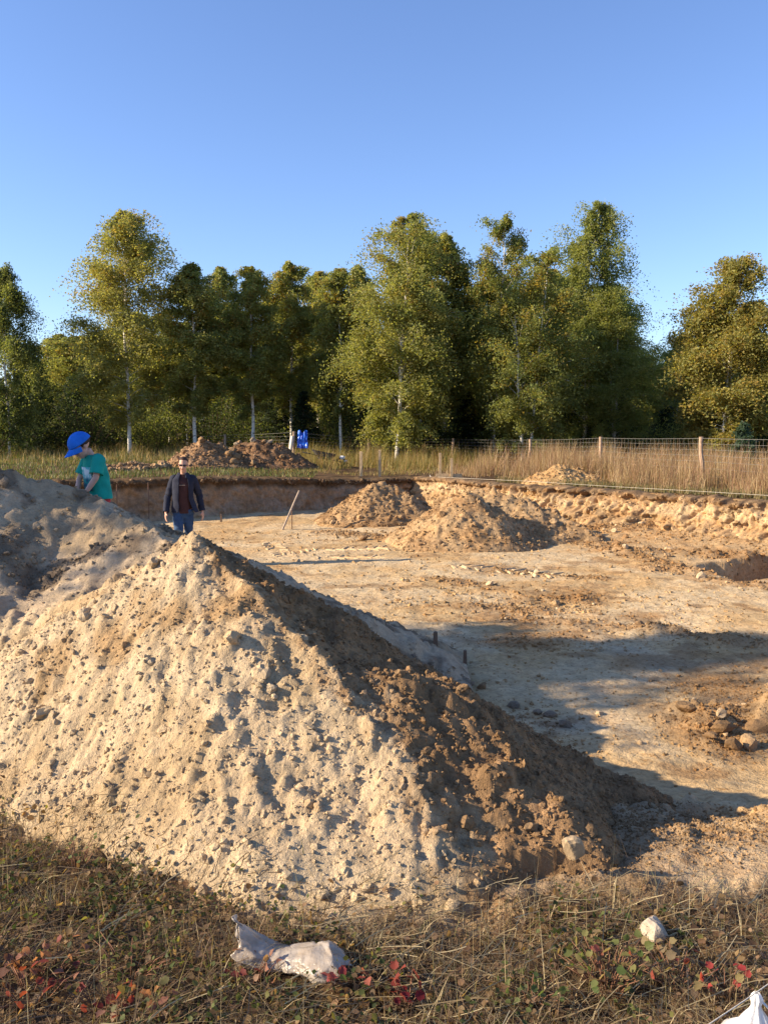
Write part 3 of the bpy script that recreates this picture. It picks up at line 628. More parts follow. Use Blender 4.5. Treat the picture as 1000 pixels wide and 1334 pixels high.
# tall dry grass behind the sunlit wall
g = np.random.default_rng(31); n = 60000
t = g.random(n) ** 1.0 * 1.25 - .02; q = CORNER[None] * (1 - t[:, None]) + RW[None] * t[:, None]; off = .75 + g.random(n) ** 1.15 * 8.5
q = q - wr_n[None] * off[:, None]
dens = fbm(q[:, 0], q[:, 1], 1.4, 3, 33); k = (dens + 1.0 * g.random(n) > .32 + .5 * sstep(1.9, .8, off)) & ~((np.hypot(q[:, 0] - e[0] - .3, q[:, 1] - 22.6) < 1.15)); q = q[k]; off = off[k]
hh = (.24 + .50 * sstep(.6, 2.6, off)) * np.clip(.8 + .55 * fbm(q[:, 0], q[:, 1], 1.5, 3, 34) + .35 * fbm(q[:, 0], q[:, 1], .4, 2, 47) + g.normal(0, .24, len(q)), .2, 1.5)
grass_field('tall_dry_grass', 'tall dry reddish tan grass along the wire fence on the right', q[:, 0], q[:, 1], hh, g.uniform(.007, .016, len(q)), .38, DRY, 35, 2, .5)
# seed heads / plumes of the reeds
n = 5000; t = g.random(n) * 1.2 - .02; q = CORNER[None] * (1 - t[:, None]) + RW[None] * t[:, None] - wr_n[None] * (1.6 + g.random(n) * 6.5)[:, None]
# greener weeds at the foot of the fence
n = 4500; t = .25 + g.random(n) * 1.0; q = CORNER[None] * (1 - t[:, None]) + RW[None] * t[:, None] - wr_n[None] * (.55 + np.abs(g.normal(0, .45, n)))[:, None]
grass_field('low_weeds', 'low green weeds along the top of the sunlit pit wall', q[:, 0], q[:, 1], g.uniform(.06, .24, n), .014 * np.ones(n), .5, [(.10, .11, .035), (.17, .15, .055), (.25, .19, .09), (.3, .22, .11)], 36, 2)
# golden grass beyond the corner, centre
n = 26000; X = g.uniform(-5.5, 4.0, n); Y = g.uniform(25.8, 36, n); k = (pit_far(X, Y) < -.6) & (fbm(X, Y, 1.6, 3, 37) + .8 * g.random(n) > .30); X = X[k]; Y = Y[k]
hh = (.10 + .55 * sstep(27.0, 31, Y + 2 * fbm(X, Y, 2, 2, 38))) * np.clip(g.uniform(.4, 1.2, len(X)) + .6 * fbm(X, Y, .9, 2, 45), .2, 1.8)
grass_field('golden_grass', 'golden autumn grass and weeds around the blue sheet in the centre', X, Y, hh, .013 * np.ones(len(X)), .45, [(.33, .25, .08), (.38, .27, .10), (.24, .21, .06), (.30, .18, .08), (.16, .17, .05)], 39, 3)
# meadow on the left
n = 50000; X = g.uniform(-24, -2.0, n); Y = 19.5 + 24 * g.random(n) ** 1.2; k = (pit_far(X, Y) < -.45) & (X / Y > -.62); X = X[k]; Y = Y[k]
back = sstep(27, 33, Y + 2.5 * fbm(X, Y, 3.0, 3, 41)); hh = (.05 + .09 * g.random(len(X)) + back * g.uniform(.05, .45, len(X)) * np.clip(.6 + fbm(X, Y, 1.5, 3, 46), .1, 1.5))
pal_i = np.where(g.random(len(X)) < .12 + .5 * back, 1, 0)
P = np.stack([X, Y, terrain(X, Y) - .01], -1); cg = pick([(.09, .125, .03), (.07, .10, .025), (.13, .15, .04), (.17, .16, .055)], len(X), g); cd = pick([(.34, .25, .11), (.28, .19, .08), (.36, .27, .10)], len(X), g)  # grass palette darkened to carry the shade on the meadow
V, F, C = blades(P, hh, .016 + .012 * g.random(len(X)), .4, np.where(pal_i[:, None] == 1, cd, cg), 42, 2)
tag(link('meadow_grass', mk_mesh('meadow_grass', V, F, C, True, [M['grass']])), 'short green meadow grass turning yellow towards the trees on the left', 'grass', None, 'stuff')

# ------------------------------------------------------------------ foreground weeds
def fore_limit(x): return np.interp(x, [-3, -1.55, -1.0, -.65, -.24, .5, 1.0, 1.6, 3], [3.9, 3.36, 3.02, 2.78, 2.60, 2.70, 2.70, 2.66, 2.75])
SACK = at(388, 1262, z=0.02)
def off_sack(X, Y): return np.hypot((X - SACK[0]) / .19, (Y - SACK[1] + .01) / .085) > 1
def fore_pts(n, g, soft=.08, lo=1.55, xr=1.9):
    X = g.uniform(-xr, xr, n); Y = lo + (3.75 - lo) * g.random(n); k = Y < fore_limit(X) + soft * g.normal(0, 1, n) + .08 * fbm(X, Y, .3, 2, 51); k &= off_sack(X, Y); return X[k], Y[k]
def fz(x, y): return np.maximum(terrain(x, y), heap_main.h(x, y))
STRAW = [(.42, .32, .17), (.50, .40, .22), (.34, .25, .13), (.26, .18, .10), (.20, .13, .075), (.56, .46, .27)]
BROWNG = [(.13, .085, .05), (.18, .115, .065), (.24, .16, .09), (.09, .06, .036)]
X, Y = fore_pts(60000, g, .07); left = sstep(.1, -.6, X)
kp = g.random(len(X)) < .55 + .45 * np.clip(.5 + fbm(X, Y, .35, 3, 52), 0, 1); X = X[kp]; Y = Y[kp]; left = left[kp]
P = np.stack([X, Y, fz(X, Y) - .004], -1)
cA = pick(STRAW, len(X), g); cB = pick(BROWNG + BROWNG + [(.11, .11, .04), (.16, .15, .055)], len(X), g); usB = g.random(len(X)) < .45 + .35 * left  # brown dead blades, weighted up so their colour adds turf self-shadow
V, F, C = blades(P, g.uniform(.02, .09, len(X)) * np.clip(1 + .9 * fbm(X, Y, .25, 2, 58), .35, 2.2), g.uniform(.0015, .0038, len(X)), 1.7, np.where(usB[:, None], cB, cA), 53, 3, .8)
tag(link('dry_turf', mk_mesh('dry_turf', V, F, C, True, [M['grass']])), 'matted dry turf and weed stems across the bottom of the picture', 'grass', None, 'stuff')
# long loose straw lying about, mostly on the right
def straws(n, seed, xr, lo, hi, l0, l1, w0, w1, pal, zlift):
    g = np.random.default_rng(seed); X = g.uniform(*xr, n); Y = g.uniform(lo, hi, n); k = (Y < fore_limit(X) + .12) & off_sack(X, Y + .02); X = X[k]; Y = Y[k]; n = len(X)
    L = g.uniform(l0, l1, n); a_ = g.uniform(0, np.pi, n); z = fz(X, Y) + g.uniform(.004, zlift, n); tilt = g.normal(0, .18, n); Vv = np.zeros((n, 4, 2, 3)); w = g.uniform(w0, w1, n)
    bend = g.normal(0, .32, n)
    for i, t in enumerate((-.5, -.17, .17, .5)):
        cx = X + np.cos(a_) * L * t - np.sin(a_) * bend * L * (.25 - t * t); cy = Y + np.sin(a_) * L * t + np.cos(a_) * bend * L * (.25 - t * t); cz = z + L * t * tilt + .004
        cz = np.maximum(cz, fz(cx, cy) + .003)
        for s_, sg in ((0, -.5), (1, .5)): Vv[:, i, s_] = np.stack([cx - np.sin(a_) * w * sg, cy + np.cos(a_) * w * sg, cz + w * sg * .6], -1)
    F = np.concatenate([[[2 * i, 2 * i + 1, 2 * i + 3, 2 * i + 2]] for i in range(3)]); F = (F[None] + (np.arange(n) * 8)[:, None, None]).reshape(-1, 4)
    return Vv.reshape(-1, 3), F, np.repeat(pick(pal, n, g), 8, axis=0)
Vs = []; Fs = []; Cs = []; off = 0
for args in ((5200, 61, (-1.8, 1.8), 1.6, 3.3, .02, .09, .001, .003, BROWNG + STRAW[2:5], .03), (1700, 62, (-.3, 1.7), 1.7, 3.0, .05, .20, .001, .0023, STRAW[:3] + [STRAW[5]], .05), (500, 63, (-1.8, 0), 1.6, 3.2, .06, .2, .0012, .0028, STRAW, .05)):
    v, f, c_ = straws(*args); Vs.append(v); Fs.append(f + off); Cs.append(c_); off += len(v)
tag(link('loose_straw', mk_mesh('loose_straw', np.concatenate(Vs), np.concatenate(Fs), np.concatenate(Cs), True, [M['grass']])), 'loose straw and dead stems lying on the foreground turf', 'straw', None, 'stuff')
# upright thin stems
X, Y = fore_pts(700, g, .1); P = np.stack([X, Y, fz(X, Y) - .01], -1)
V, F, C = blades(P, g.uniform(.10, .26, len(X)), g.uniform(.0014, .0026, len(X)), .35, pick(STRAW, len(X), g), 66, 5, .4)
tag(link('dry_stems', mk_mesh('dry_stems', V, F, C, True, [M['grass']])), 'thin upright dry stems standing in the foreground turf', 'grass', None, 'stuff')

LEAF_T = np.array([[0, 0, 0], [.33, .34, .05], [.40, .62, .04], [0, 1.0, -.06], [-.40, .62, .04], [-.33, .34, .05], [0, .5, -.05]])
LEAF_F = np.array([[0, 1, 6], [1, 2, 6], [2, 3, 6], [3, 4, 6], [4, 5, 6], [5, 0, 6]])
LOBE_T = np.array([[0, 0, 0], [.26, .06, .05], [.44, .28, .10], [.38, .44, .06], [.40, .66, .10], [.20, .78, .03], [0, 1.0, -.12], [-.20, .78, .03], [-.40, .66, .10], [-.38, .44, .06], [-.44, .28, .10], [-.26, .06, .05], [0, .42, -.06]])
LOBE_F = np.array([[i, (i + 1) % 12, 12] for i in range(12)])
def leaves(P, S, C, seed, up=.8, T=LEAF_T, TF=LEAF_F):
    g = np.random.default_rng(seed); n = len(P); yaw = g.uniform(0, 2 * np.pi, n); pit = g.normal(0, up, n); rol = g.normal(0, up, n)
    v = np.repeat(T[None], n, 0) * S[:, None, None]
    cr, sr = np.cos(rol)[:, None], np.sin(rol)[:, None]; x, y, z = v[..., 0], v[..., 1], v[..., 2]; x, z = x * cr + z * sr, -x * sr + z * cr
    cp, sp = np.cos(pit)[:, None], np.sin(pit)[:, None]; y, z = y * cp - z * sp, y * sp + z * cp
    cy, sy = np.cos(yaw)[:, None], np.sin(yaw)[:, None]; x, y = x * cy - y * sy, x * sy + y * cy
    V = np.stack([x, y, z], -1) + P[:, None, :]
    return V.reshape(-1, 3), (TF[None] + (np.arange(n) * len(T))[:, None, None]).reshape(-1, 3), np.repeat(C, len(T), axis=0)
# dead leaves and crumbs of bark in the turf
X, Y = fore_pts(9000, g, .08); P = np.stack([X, Y, fz(X, Y) + g.uniform(.003, .03, len(X))], -1)
V, F, C = leaves(P, g.uniform(.010, .032, len(X)), pick([(.20, .12, .07), (.28, .17, .10), (.13, .08, .05), (.34, .22, .13), (.30, .2, .1)], len(X), g, .3), 71, .5)
tag(link('leaf_litter', mk_mesh('leaf_litter', V, F, C, True, [M['leaf']])), 'brown dead leaves scattered through the foreground turf', 'leaf litter', None, 'stuff')
# small green weeds in patches
X, Y = fore_pts(26000, g, .06); k = (fbm(X, Y, .4, 3, 73) + .5 * sstep(.2, -.8, X) + .25 * sstep(2.6, 2.2, Y) > .22 + .25 * g.random(len(X))) & (Y < 3.45); X = X[k]; Y = Y[k]
P = np.stack([X, Y, fz(X, Y) + g.uniform(.006, .06, len(X))], -1)
V, F, C = leaves(P, g.uniform(.008, .024, len(X)), pick([(.07, .095, .028), (.11, .13, .038), (.055, .075, .025), (.17, .16, .05), (.16, .10, .05), (.2, .13, .07)], len(X), g, .25), 74, .6)
tag(link('green_weeds', mk_mesh('green_weeds', V, F, C, True, [M['leaf']])), 'patches of small green weeds in the foreground turf', 'weeds', None, 'stuff')

# separate leafy plants: stem and each leaf a part
def leafy_plant(qx, qy, label, pal, nleaf, size, spread, hgt, seed, lobed=True):
    g = np.random.default_rng(seed); q = at(qx, qy, z=.03); z0 = float(fz(np.array([q[0]]), np.array([q[1]]))[0]); root = tag(empty('creeping_plant', (q[0], q[1], z0)), label, 'plant')
    cols = [np.array(c_) for c_ in pal]; metabs = []
    for c_ in cols:
        T, TF = (LOBE_T, LOBE_F) if lobed else (LEAF_T, LEAF_F); metabs.append(mk_mesh('leaf', T, TF, np.tile(c_, (len(T), 1)) * g.uniform(.8, 1.15), True, [M['leaf']]))
    mb = MB()
    nleaf = int(nleaf * 1.35); hgt *= 1.25; spread *= 1.15; size *= .82
    for k in range(nleaf):
        r_ = spread * math.sqrt(g.random()); a_ = g.uniform(0, 6.28); h_ = hgt * g.uniform(.4, 1.0); p = np.array([math.cos(a_) * r_, math.sin(a_) * r_ * .8, h_])
        mb.tube([(p[0] * .3, p[1] * .3, -.01), (p[0] * .7, p[1] * .7, h_ * .7), p], [.0018, .0014, .001], 4)
        o = link('leaf', metabs[int(g.integers(0, len(metabs)))], root, p); s = size * g.uniform(.7, 1.2); o.scale = (s, s, s); o.rotation_euler = (g.normal(.3, .6), g.normal(0, .6), g.uniform(0, 6.28))
    mb.build('stem', M['stem'], root); return root
M['stem'] = plain('weed_stem', (.20, .10, .06), .8, .3, 60)
REDS = [(.24, .03, .03), (.28, .06, .045), (.17, .02, .025)]; PINKB = [(.34, .16, .11), (.28, .14, .10), (.36, .21, .13), (.26, .06, .05)]; OLIV = [(.20, .19, .07), (.26, .22, .10), (.15, .17, .055), (.30, .22, .11)]
leafy_plant(440, 1290, 'small plant with pinkish red leaves at the right end of the plastic sack', [(.36, .10, .09), (.30, .06, .06)], 5, .032, .03, .04, 1)
leafy_plant(500, 1290, 'plant with salmon red leaves in the centre at the bottom edge', [(.42, .13, .09), (.36, .08, .06)], 7, .036, .055, .06, 2)
leafy_plant(530, 1308, 'deep crimson leaved plant in the centre at the bottom edge', REDS, 10, .034, .055, .07, 3)
leafy_plant(40, 1285, 'rusty red leaved plant in the bottom left corner', [(.26, .06, .04), (.22, .05, .04), (.30, .14, .09), (.2, .09, .06)], 18, .036, .12, .06, 4)
leafy_plant(62, 1255, 'dull red and brown leaved plant above the bottom left corner', PINKB, 16, .032, .10, .06, 5)
leafy_plant(140, 1300, 'brown red leaved plant right of the bottom left corner', [(.25, .05, .04), (.30, .15, .10), (.15, .12, .05)], 16, .034, .10, .06, 6)
leafy_plant(185, 1318, 'pinkish brown leaved plant at the bottom edge on the left', PINKB + [(.16, .15, .06)], 14, .034, .09, .06, 7)
leafy_plant(170, 1255, 'green leaved creeping plant left of the plastic sack', [(.11, .14, .045), (.15, .17, .06), (.09, .11, .035)], 22, .024, .14, .07, 8)
leafy_plant(790, 1280, 'olive leaved plant just below the whitish stone', OLIV, 24, .032, .12, .09, 9)
leafy_plant(790, 1290, 'green and bronze leaved plant at the bottom right', OLIV + [(.12, .17, .05)], 24, .032, .13, .08, 10)
leafy_plant(880, 1285, 'bronze leaved plant with one red leaf beside the white string', [(.30, .22, .13), (.26, .2, .09), (.22, .19, .08), (.42, .10, .07)], 22, .032, .11, .08, 11)
leafy_plant(778, 1268, 'tiny salmon leaved sprig between the olive plants', [(.45, .17, .12), (.40, .12, .09)], 4, .03, .03, .09, 12)
leafy_plant(945, 1300, 'red leaved plant beside the knotted white bag', [(.40, .07, .06), (.34, .05, .05), (.26, .2, .08)], 10, .03, .07, .07, 13)
leafy_plant(690, 1300, 'small green leaved plant at the bottom right of centre', [(.11, .15, .05), (.16, .18, .06)], 14, .026, .09, .06, 14)
leafy_plant(330, 1275, 'brown leaved plant below the plastic sack', PINKB, 12, .03, .08, .05, 15)
leafy_plant(100, 1120, 'small green weed at the left foot of the sand pile', [(.12, .16, .05), (.17, .19, .07)], 12, .022, .09, .09, 16, False)

# ------------------------------------------------------------------ plastic sack, knotted bag, string
def plastic(name, colr, rough, trans, alpha=0.0):
    m, nt, b = new_mat(name); p = geo_pos(nt); b.inputs['Roughness'].default_value = rough; b.inputs['Specular IOR Level'].default_value = .5
    c_ = mixc(nt, ramp(nt, noise(nt, 14, 4, .6, p), .45, .75), colr, tuple(x * y for x, y in zip(colr, (.72, .62, .5)))); nt.links.new(c_, b.inputs['Base Color'])
    bump(nt, b, noise(nt, 38, 4, .65, p), .6, .010)
    t = nt.nodes.new('ShaderNodeBsdfTranslucent'); nt.links.new(c_, t.inputs[0]); mx = nd(nt, 'ShaderNodeMixShader'); mx.inputs[0].default_value = trans
    nt.links.new(b.outputs[0], mx.inputs[1]); nt.links.new(t.outputs[0], mx.inputs[2]); outp = mx.outputs[0]
    if alpha:
        tr = nt.nodes.new('ShaderNodeBsdfTransparent'); m2 = nd(nt, 'ShaderNodeMixShader'); m2.inputs[0].default_value = alpha
        nt.links.new(outp, m2.inputs[1]); nt.links.new(tr.outputs[0], m2.inputs[2]); outp = m2.outputs[0]
    nt.links.new(outp, nt.nodes['Material Output'].inputs[0]); return m
M['sack'] = plastic('cloudy_plastic', (.60, .53, .45), .2, .3, .30)
M['bagw'] = plastic('white_plastic', (.85, .84, .82), .4, .3)
def sack():
    q = at(388, 1262, z=0.02); root = tag(empty('plastic_sack', (q[0], q[1], tz(q[0], q[1]) + .012)), 'crumpled cloudy plastic sack lying open on the dry turf', 'plastic sack')
    n, m = 56, 64; u = np.linspace(0, 1, n)[:, None]; th = np.linspace(0, 2 * np.pi, m, endpoint=False)[None]
    # axis runs left (open mouth) to right (bulging closed end)
    cx = -.175 + .345 * u; hz = np.interp(u, [0, .12, .3, .42, .6, .8, .93, 1], [.050, .040, .022, .026, .038, .044, .030, .002]); wy = np.interp(u, [0, .15, .35, .5, .7, .88, 1], [.045, .060, .055, .06, .075, .065, .004])
    fold = .16 * pn(u * 6 + 3, np.cos(th) * 2.1 + 5, 7) + .11 * pn(u * 13, np.sin(th) * 4 + u * 5, 8) + .07 * np.abs(pn(u * 22 + 9, th * 2.2, 9)); 
    rr = 1 + fold * np.interp(u, [0, .9, 1], [1, 1, 0])
    X = cx + .018 * pn(u * 5 + np.cos(th), np.sin(th) * 2, 11); Y = wy * np.cos(th) * rr + .02 * np.sin(u * 5); Z = hz * (np.sin(th) * .85 * rr + .85) - .006 + .03 * np.exp(-(u / .10) ** 2) * (np.cos(th) > 0)
    V = np.stack([X + 0 * Z, Y + 0 * Z, Z], -1).reshape(-1, 3); me = mk_mesh('film', V, quads_grid(n, m, True), None, True, [M['sack']]); o = link('film', me, root)
    o.modifiers.new('s', 'SOLIDIFY').thickness = .0015
    # the torn flap standing up at the mouth
    n2, m2 = 20, 16; u = np.linspace(0, 1, n2)[:, None]; v = np.linspace(-1, 1, m2)[None]
    X = -.165 - .03 * u + .012 * v * v + .012 * pn(u * 4, v * 2 + 3, 13); Y = .015 + v * (.055 * (1 - .85 * u)) + .012 * pn(u * 3 + 7, v * 3, 14); Z = .035 + .10 * u - .03 * v * v + .006 * pn(u * 6, v * 5, 15)
    V = np.stack([X, Y, Z + 0 * X], -1).reshape(-1, 3); o = link('torn_flap', mk_mesh('torn_flap', V, quads_grid(n2, m2), None, True, [M['sack']]), root); o.modifiers.new('s', 'SOLIDIFY').thickness = .0015
    root.rotation_euler = (0, 0, R(-8)); return root
sack()
KN = at(985, 1293, Y=1.92)
def knot_bag():
    g0 = tz(KN[0] + .02, KN[1]); root = tag(empty('white_bag', (KN[0], KN[1], g0)), 'knotted white plastic bag in the bottom right corner', 'bag'); H = KN[2] - g0
    n, m = 50, 72; u = np.linspace(0, 1, n)[:, None]; th = np.linspace(0, 2 * np.pi, m, endpoint=False)[None]
    r_ = np.interp(u, [0, .06, .14, .2, .45, .7, .9, 1], [.006, .014, .010, .014, .045, .11, .14, .11]); fold = 1 + .16 * np.sin(th * 7 + 3 * u) * np.interp(u, [0, .3, 1], [1, 1, .35]) + .12 * pn(np.cos(th) * 2 + u * 3, np.sin(th) * 2, 17)
    X = r_ * np.cos(th) * fold; Y = r_ * np.sin(th) * fold; Z = H * (1 - u) + 0 * th
    V = np.stack([X, Y, Z], -1).reshape(-1, 3); link('sack_body', mk_mesh('sack_body', V, quads_grid(n, m, True), None, True, [M['bagw']]), root)
    mb = MB(); mb.tube([(.006, 0, H - .016), (.022, -.008, H - .03), (.030, -.004, H - .045)], [.005, .006, .002], 8, flat=.4); mb.build('knot_ear', M['bagw'], root)
knot_bag()
M['string'] = plain('white_string', (.62, .56, .46), .8, .1, 200)
p1 = at(920, 1336, Y=1.80); p2 = at(1060, 1238, Y=2.06); mb = MB(); tt = np.linspace(0, 1, 14)[:, None]; pts = p1 * (1 - tt) + p2 * tt; pts[:, 2] -= .004 * np.sin(np.pi * tt[:, 0])
dn = p1 - (p2 - p1) * 2.0; dn[2] = tz(dn[0], dn[1]); pts = np.concatenate([[dn], pts]); mb.tube(pts - p1, .0014, 6); tag(mb.build('string_line', M['string'], None, p1), 'white string running over the knotted bag at bottom right', 'string')

# ------------------------------------------------------------------ wood: stakes, boards, poles
M['wood'] = plain('raw_timber', (.50, .36, .20), .85, .2, 14, .4, .01); M['wood_grey'] = plain('weathered_timber', (.30, .24, .19), .9, .3, 18, .5, .01); M['wood_dark'] = plain('dark_timber', (.16, .11, .075), .9, .25, 18)  # wood_dark is a plain darker timber tone
M['bark_pale'] = plain('debarked_log', (.60, .52, .42), .8, .15, 9); M['rebar'] = plain('rusty_steel', (.14, .075, .05), .7, .3, 40); M['wire'] = plain('galvanised_wire', (.26, .25, .22), .6, .15, 60, spec=.5)
def stake(name, qx, y0, y1, Y, w, mat, label, cat='stake', lean=0.0, thick=None, z0=None):
    top = at(qx, y0, Y=Y); zb = (tz(top[0], Y) if z0 is None else z0) - .05; H = top[2] - zb; mb = MB(); t = thick or w
    V = np.array([[a_ * w / 2, b_ * t / 2, z_] for z_ in (.0, H * .5, H - .012) for a_, b_ in ((-1, -1), (1, -1), (1, 1), (-1, 1))]); V[8:, :2] *= .93; V += rng.normal(0, w * .03, V.shape)
    V[:, 0] += lean * (V[:, 2] / H - 1); V = np.concatenate([V, [[0, 0, H]]])
    F = [[i * 4 + j, i * 4 + (j + 1) % 4, i * 4 + 4 + (j + 1) % 4, i * 4 + 4 + j] for i in range(2) for j in range(4)]; mb.add(V, F); mb.F.append(np.array([[8, 9, 12], [9, 10, 12], [10, 11, 12], [11, 8, 12]]))
    o = mb.build(name, M[mat], None, (top[0], Y, zb), False); tag(o, label, cat); return o
stake('wooden_stake', 470, 588, 616, 25.6, .09, 'wood', 'left one of the two wooden stakes above the shaded pit wall')
stake('wooden_stake', 494.5, 586, 616, 25.7, .08, 'wood', 'right one of the two wooden stakes above the shaded pit wall')
stake('wooden_peg', 567, 822, 858, 8.2, .042, 'wood_dark', 'taller wooden peg just behind the sand pile in the shade', 'peg')
stake('wooden_peg', 605.5, 846, 870, 8.0, .036, 'wood_dark', 'shorter wooden peg just behind the sand pile in the shade', 'peg')
stake('wooden_peg', 288, 670, 678, 20.5, .04, 'wood_dark', 'tiny peg in the pit floor right of the walking man', 'peg')
stake('wooden_peg', 789, 724, 733, 15.5, .03, 'wood_dark', 'tiny peg in the pit floor right of the pointed pile', 'peg')
def batter():
    A = at(573, 590, Y=24.6); B = at(588, 597, Y=24.4); zb = tz(A[0], 24.7); root = tag(empty('batter_board', ((A[0] + B[0]) / 2, 24.5, zb)), 'two pale stakes joined by a low board at the sunlit pit corner', 'batter board'); c_ = np.array(root.location)
    for p in (A, B):
        mb = MB(); mb.box(((p[0] - c_[0]), p[1] - c_[1], (p[2] - zb) / 2 - .03), (.075, .05, p[2] - zb + .06)); mb.build('stake', M['wood'], root, smooth=False)
    mb = MB(); mb.box((.08, -.07, .06), (.75, .03, .10)); mb.build('board', M['wood'], root, smooth=False)
batter()
def leaning(name, x0, y0, x1, y1, Y0, Y1, w, t, mat, label, cat):
    a_ = at(x0, y0, Y=Y0); b_ = at(x1, y1, Y=Y1); d = Vector(b_ - a_); L = d.length; rot = d.to_track_quat('Z', 'Y').to_matrix().to_4x4(); mb = MB(); mb.box((0, 0, L / 2), (w, t, L)); mb.box((0, 0, L * .55), (w * 1.04, t * 1.06, L * .25))
    o = mb.build(name, M[mat], None, tuple(a_), False); o.rotation_euler = rot.to_euler(); return tag(o, label, cat)
zf = tz(at(368, 689, z=-.8)[0], at(368, 689, z=-.8)[1]); pb = at(368, 690, z=zf)
leaning('leaning_plank', 368, 690, 390, 639, pb[1], pb[1] + .15, .055, .03, 'wood_grey', 'grey wooden plank leaning to the right on the pit floor', 'plank')
tp = at(379, 662, Y=pb[1] + .12); mb = MB(); mb.tube([(0, 0, -.06), (.0, 0, tp[2] - zf)], .010, 6); tag(mb.build('steel_rod', M['rebar'], None, (tp[0] + .02, tp[1], zf)), 'thin dark rod propping the leaning plank', 'rod')
for qx, lb in ((153, 'left one of two thin rods in front of the shaded pit wall'), (194, 'right one of two thin rods in front of the shaded pit wall')):
    p = at(qx, 660, Y=20.2 if qx == 153 else 20.6); mb = MB(); z = tz(p[0], p[1]); mb.tube([(0, 0, -.08), (0, 0, .95)], .009, 6); tag(mb.build('steel_rod', M['rebar'], None, (p[0], p[1], z)), lb, 'rod')
# string along the sunlit pit wall
mb = MB(); sp_ = [at(560, 621, Y=24.7), at(690, 627, Y=21.6), at(800, 634, Y=19.9), at(910, 640, Y=18.3), at(1010, 646, Y=17.2), at(1100, 651, Y=16.0)]; o0 = sp_[0].copy(); mb.tube([p - o0 for p in sp_], .0032, 5)
for k_ in (0, 5): mb.tube([sp_[k_] - o0 + (0, 0, .05), (*(sp_[k_] - o0)[:2], tz(sp_[k_][0], sp_[k_][1]) - .1 - o0[2])], .012, 5)
tag(mb.build('string_line', M['string'], None, o0), 'taut white string along the top of the sunlit pit wall', 'string')

# wire fence: posts and mesh
def fence():
    spec = [(1085, 570, 18.6, .05), (912.5, 569, 21.6, -.09), (782, 569, 26.2, .0), (690, 572, 31.0, .0), (590, 571, 34.5, 0), (480, 570, 35, 0), (383, 562, 31.5, .03), (293, 566, 36, 0), (263, 568, 37, 0)]
    tops = []; root = None
    for (qx, qy, Y, lean) in spec:
        t_ = at(qx, qy, Y=Y); z = tz(t_[0], Y)
        if root is None: root = tag(empty('wire_fence', (t_[0], Y, z)), 'wire mesh fence on wooden posts in front of the trees', 'fence'); O = np.array(root.location)
        H = t_[2] - z; mb = MB(); k = np.linspace(0, 1, 7)[:, None]; pts = np.array([t_[0] - lean, Y, z - .1]) * (1 - k) + t_ * k; pts[1:-1, 0] += rng.normal(0, .008, 5)
        mb.tube(pts - O, np.linspace(.062, .05, 7), 9, jit=.06); mb.build('post', M['wood_post'], root, smooth=False); tops.append((np.array([t_[0] - lean, Y, z]), t_))
    for hfrac in (.97, .86, .74, .62, .5, .36, .2):
        mb = MB()
        for (b0_, t0_), (b1_, t1_) in zip(tops[:-1], tops[1:]):
            A_ = b0_ * (1 - hfrac) + t0_ * hfrac; B_ = b1_ * (1 - hfrac) + t1_ * hfrac; k = np.linspace(0, 1, 7)[:, None]; P_ = A_ * (1 - k) + B_ * k; P_[:, 2] -= .02 * np.sin(np.pi * k[:, 0]); P_[:, 1] -= .06; mb.tube(P_ - O, .0036 if hfrac > .9 else .0024, 4, False)
        mb.build('wire', M['wire'], root)
    mb = MB()
    for i, ((b0_, t0_), (b1_, t1_)) in enumerate(zip(tops[:4], tops[1:5])):
        m_ = int(np.linalg.norm(b1_ - b0_) / .18)
        for j in range(1, m_):
            k = j / m_; B_ = b0_ * (1 - k) + b1_ * k; T_ = t0_ * (1 - k) + t1_ * k; T_ = B_ + (T_ - B_) * .97; B_ = B_.copy(); B_[1] -= .06; T_[1] -= .06; T_[2] -= .02 * math.sin(math.pi * k); mb.tube([B_ - O + (0, 0, .15), T_ - O], .0018, 3, False)
    tag(mb.build('mesh_wires', M['wire'], root), kind='stuff'); return tops
M['wood_post'] = plain('fence_post_timber', (.36, .25, .17), .9, .3, 16, .5, .01)
FT = fence()
leaning('pale_log', 377.5, 592, 380.5, 568, 31.2, 31.3, .10, .10, 'bark_pale', 'short pale log leaning on the fence post beside the blue sheet', 'log')
# blue plastic sheet on the fence
def blue_sheet():
    m, nt, b = new_mat('blue_plastic_sheet'); p = geo_pos(nt); c_ = mixc(nt, ramp(nt, noise(nt, 7, 4, .6, p), .35, .65), (.015, .05, .42), (.05, .22, .75)); nt.links.new(c_, b.inputs['Base Color']); b.inputs['Roughness'].default_value = .3; b.inputs['Specular IOR Level'].default_value = .5
    tl = at(387.5, 562, Y=31.3); br = at(400.5, 584, Y=31.3); n, mm = 28, 30; u = np.linspace(0, 1, n)[:, None]; v = np.linspace(0, 1, mm)[None]
    X = (v - .5) * (br[0] - tl[0]) * (1 + .1 * u) + .03 * pn(u * 3, v * 3, 5); Z = (1 - u) * (tl[2] - br[2]) + .05 * np.sin(v * 9) * (1 - u) - .05 * pn(v * 4, u * 0 + 3, 6) * u; Y = .015 * np.sin(v * 23 + 3 * u) + .05 * pn(u * 4 + 2, v * 5, 7) - .10 * u
    o = link('plastic_sheet', mk_mesh('plastic_sheet', np.stack([X + 0 * Z, Y, Z], -1).reshape(-1, 3), quads_grid(n, mm), None, True, [m])); o.location = ((tl[0] + br[0]) / 2, 31.35, br[2]); o.modifiers.new('s', 'SOLIDIFY').thickness = .006
    tag(o, 'bright blue plastic sheet hanging on the fence in the centre left', 'plastic sheet')
blue_sheet()
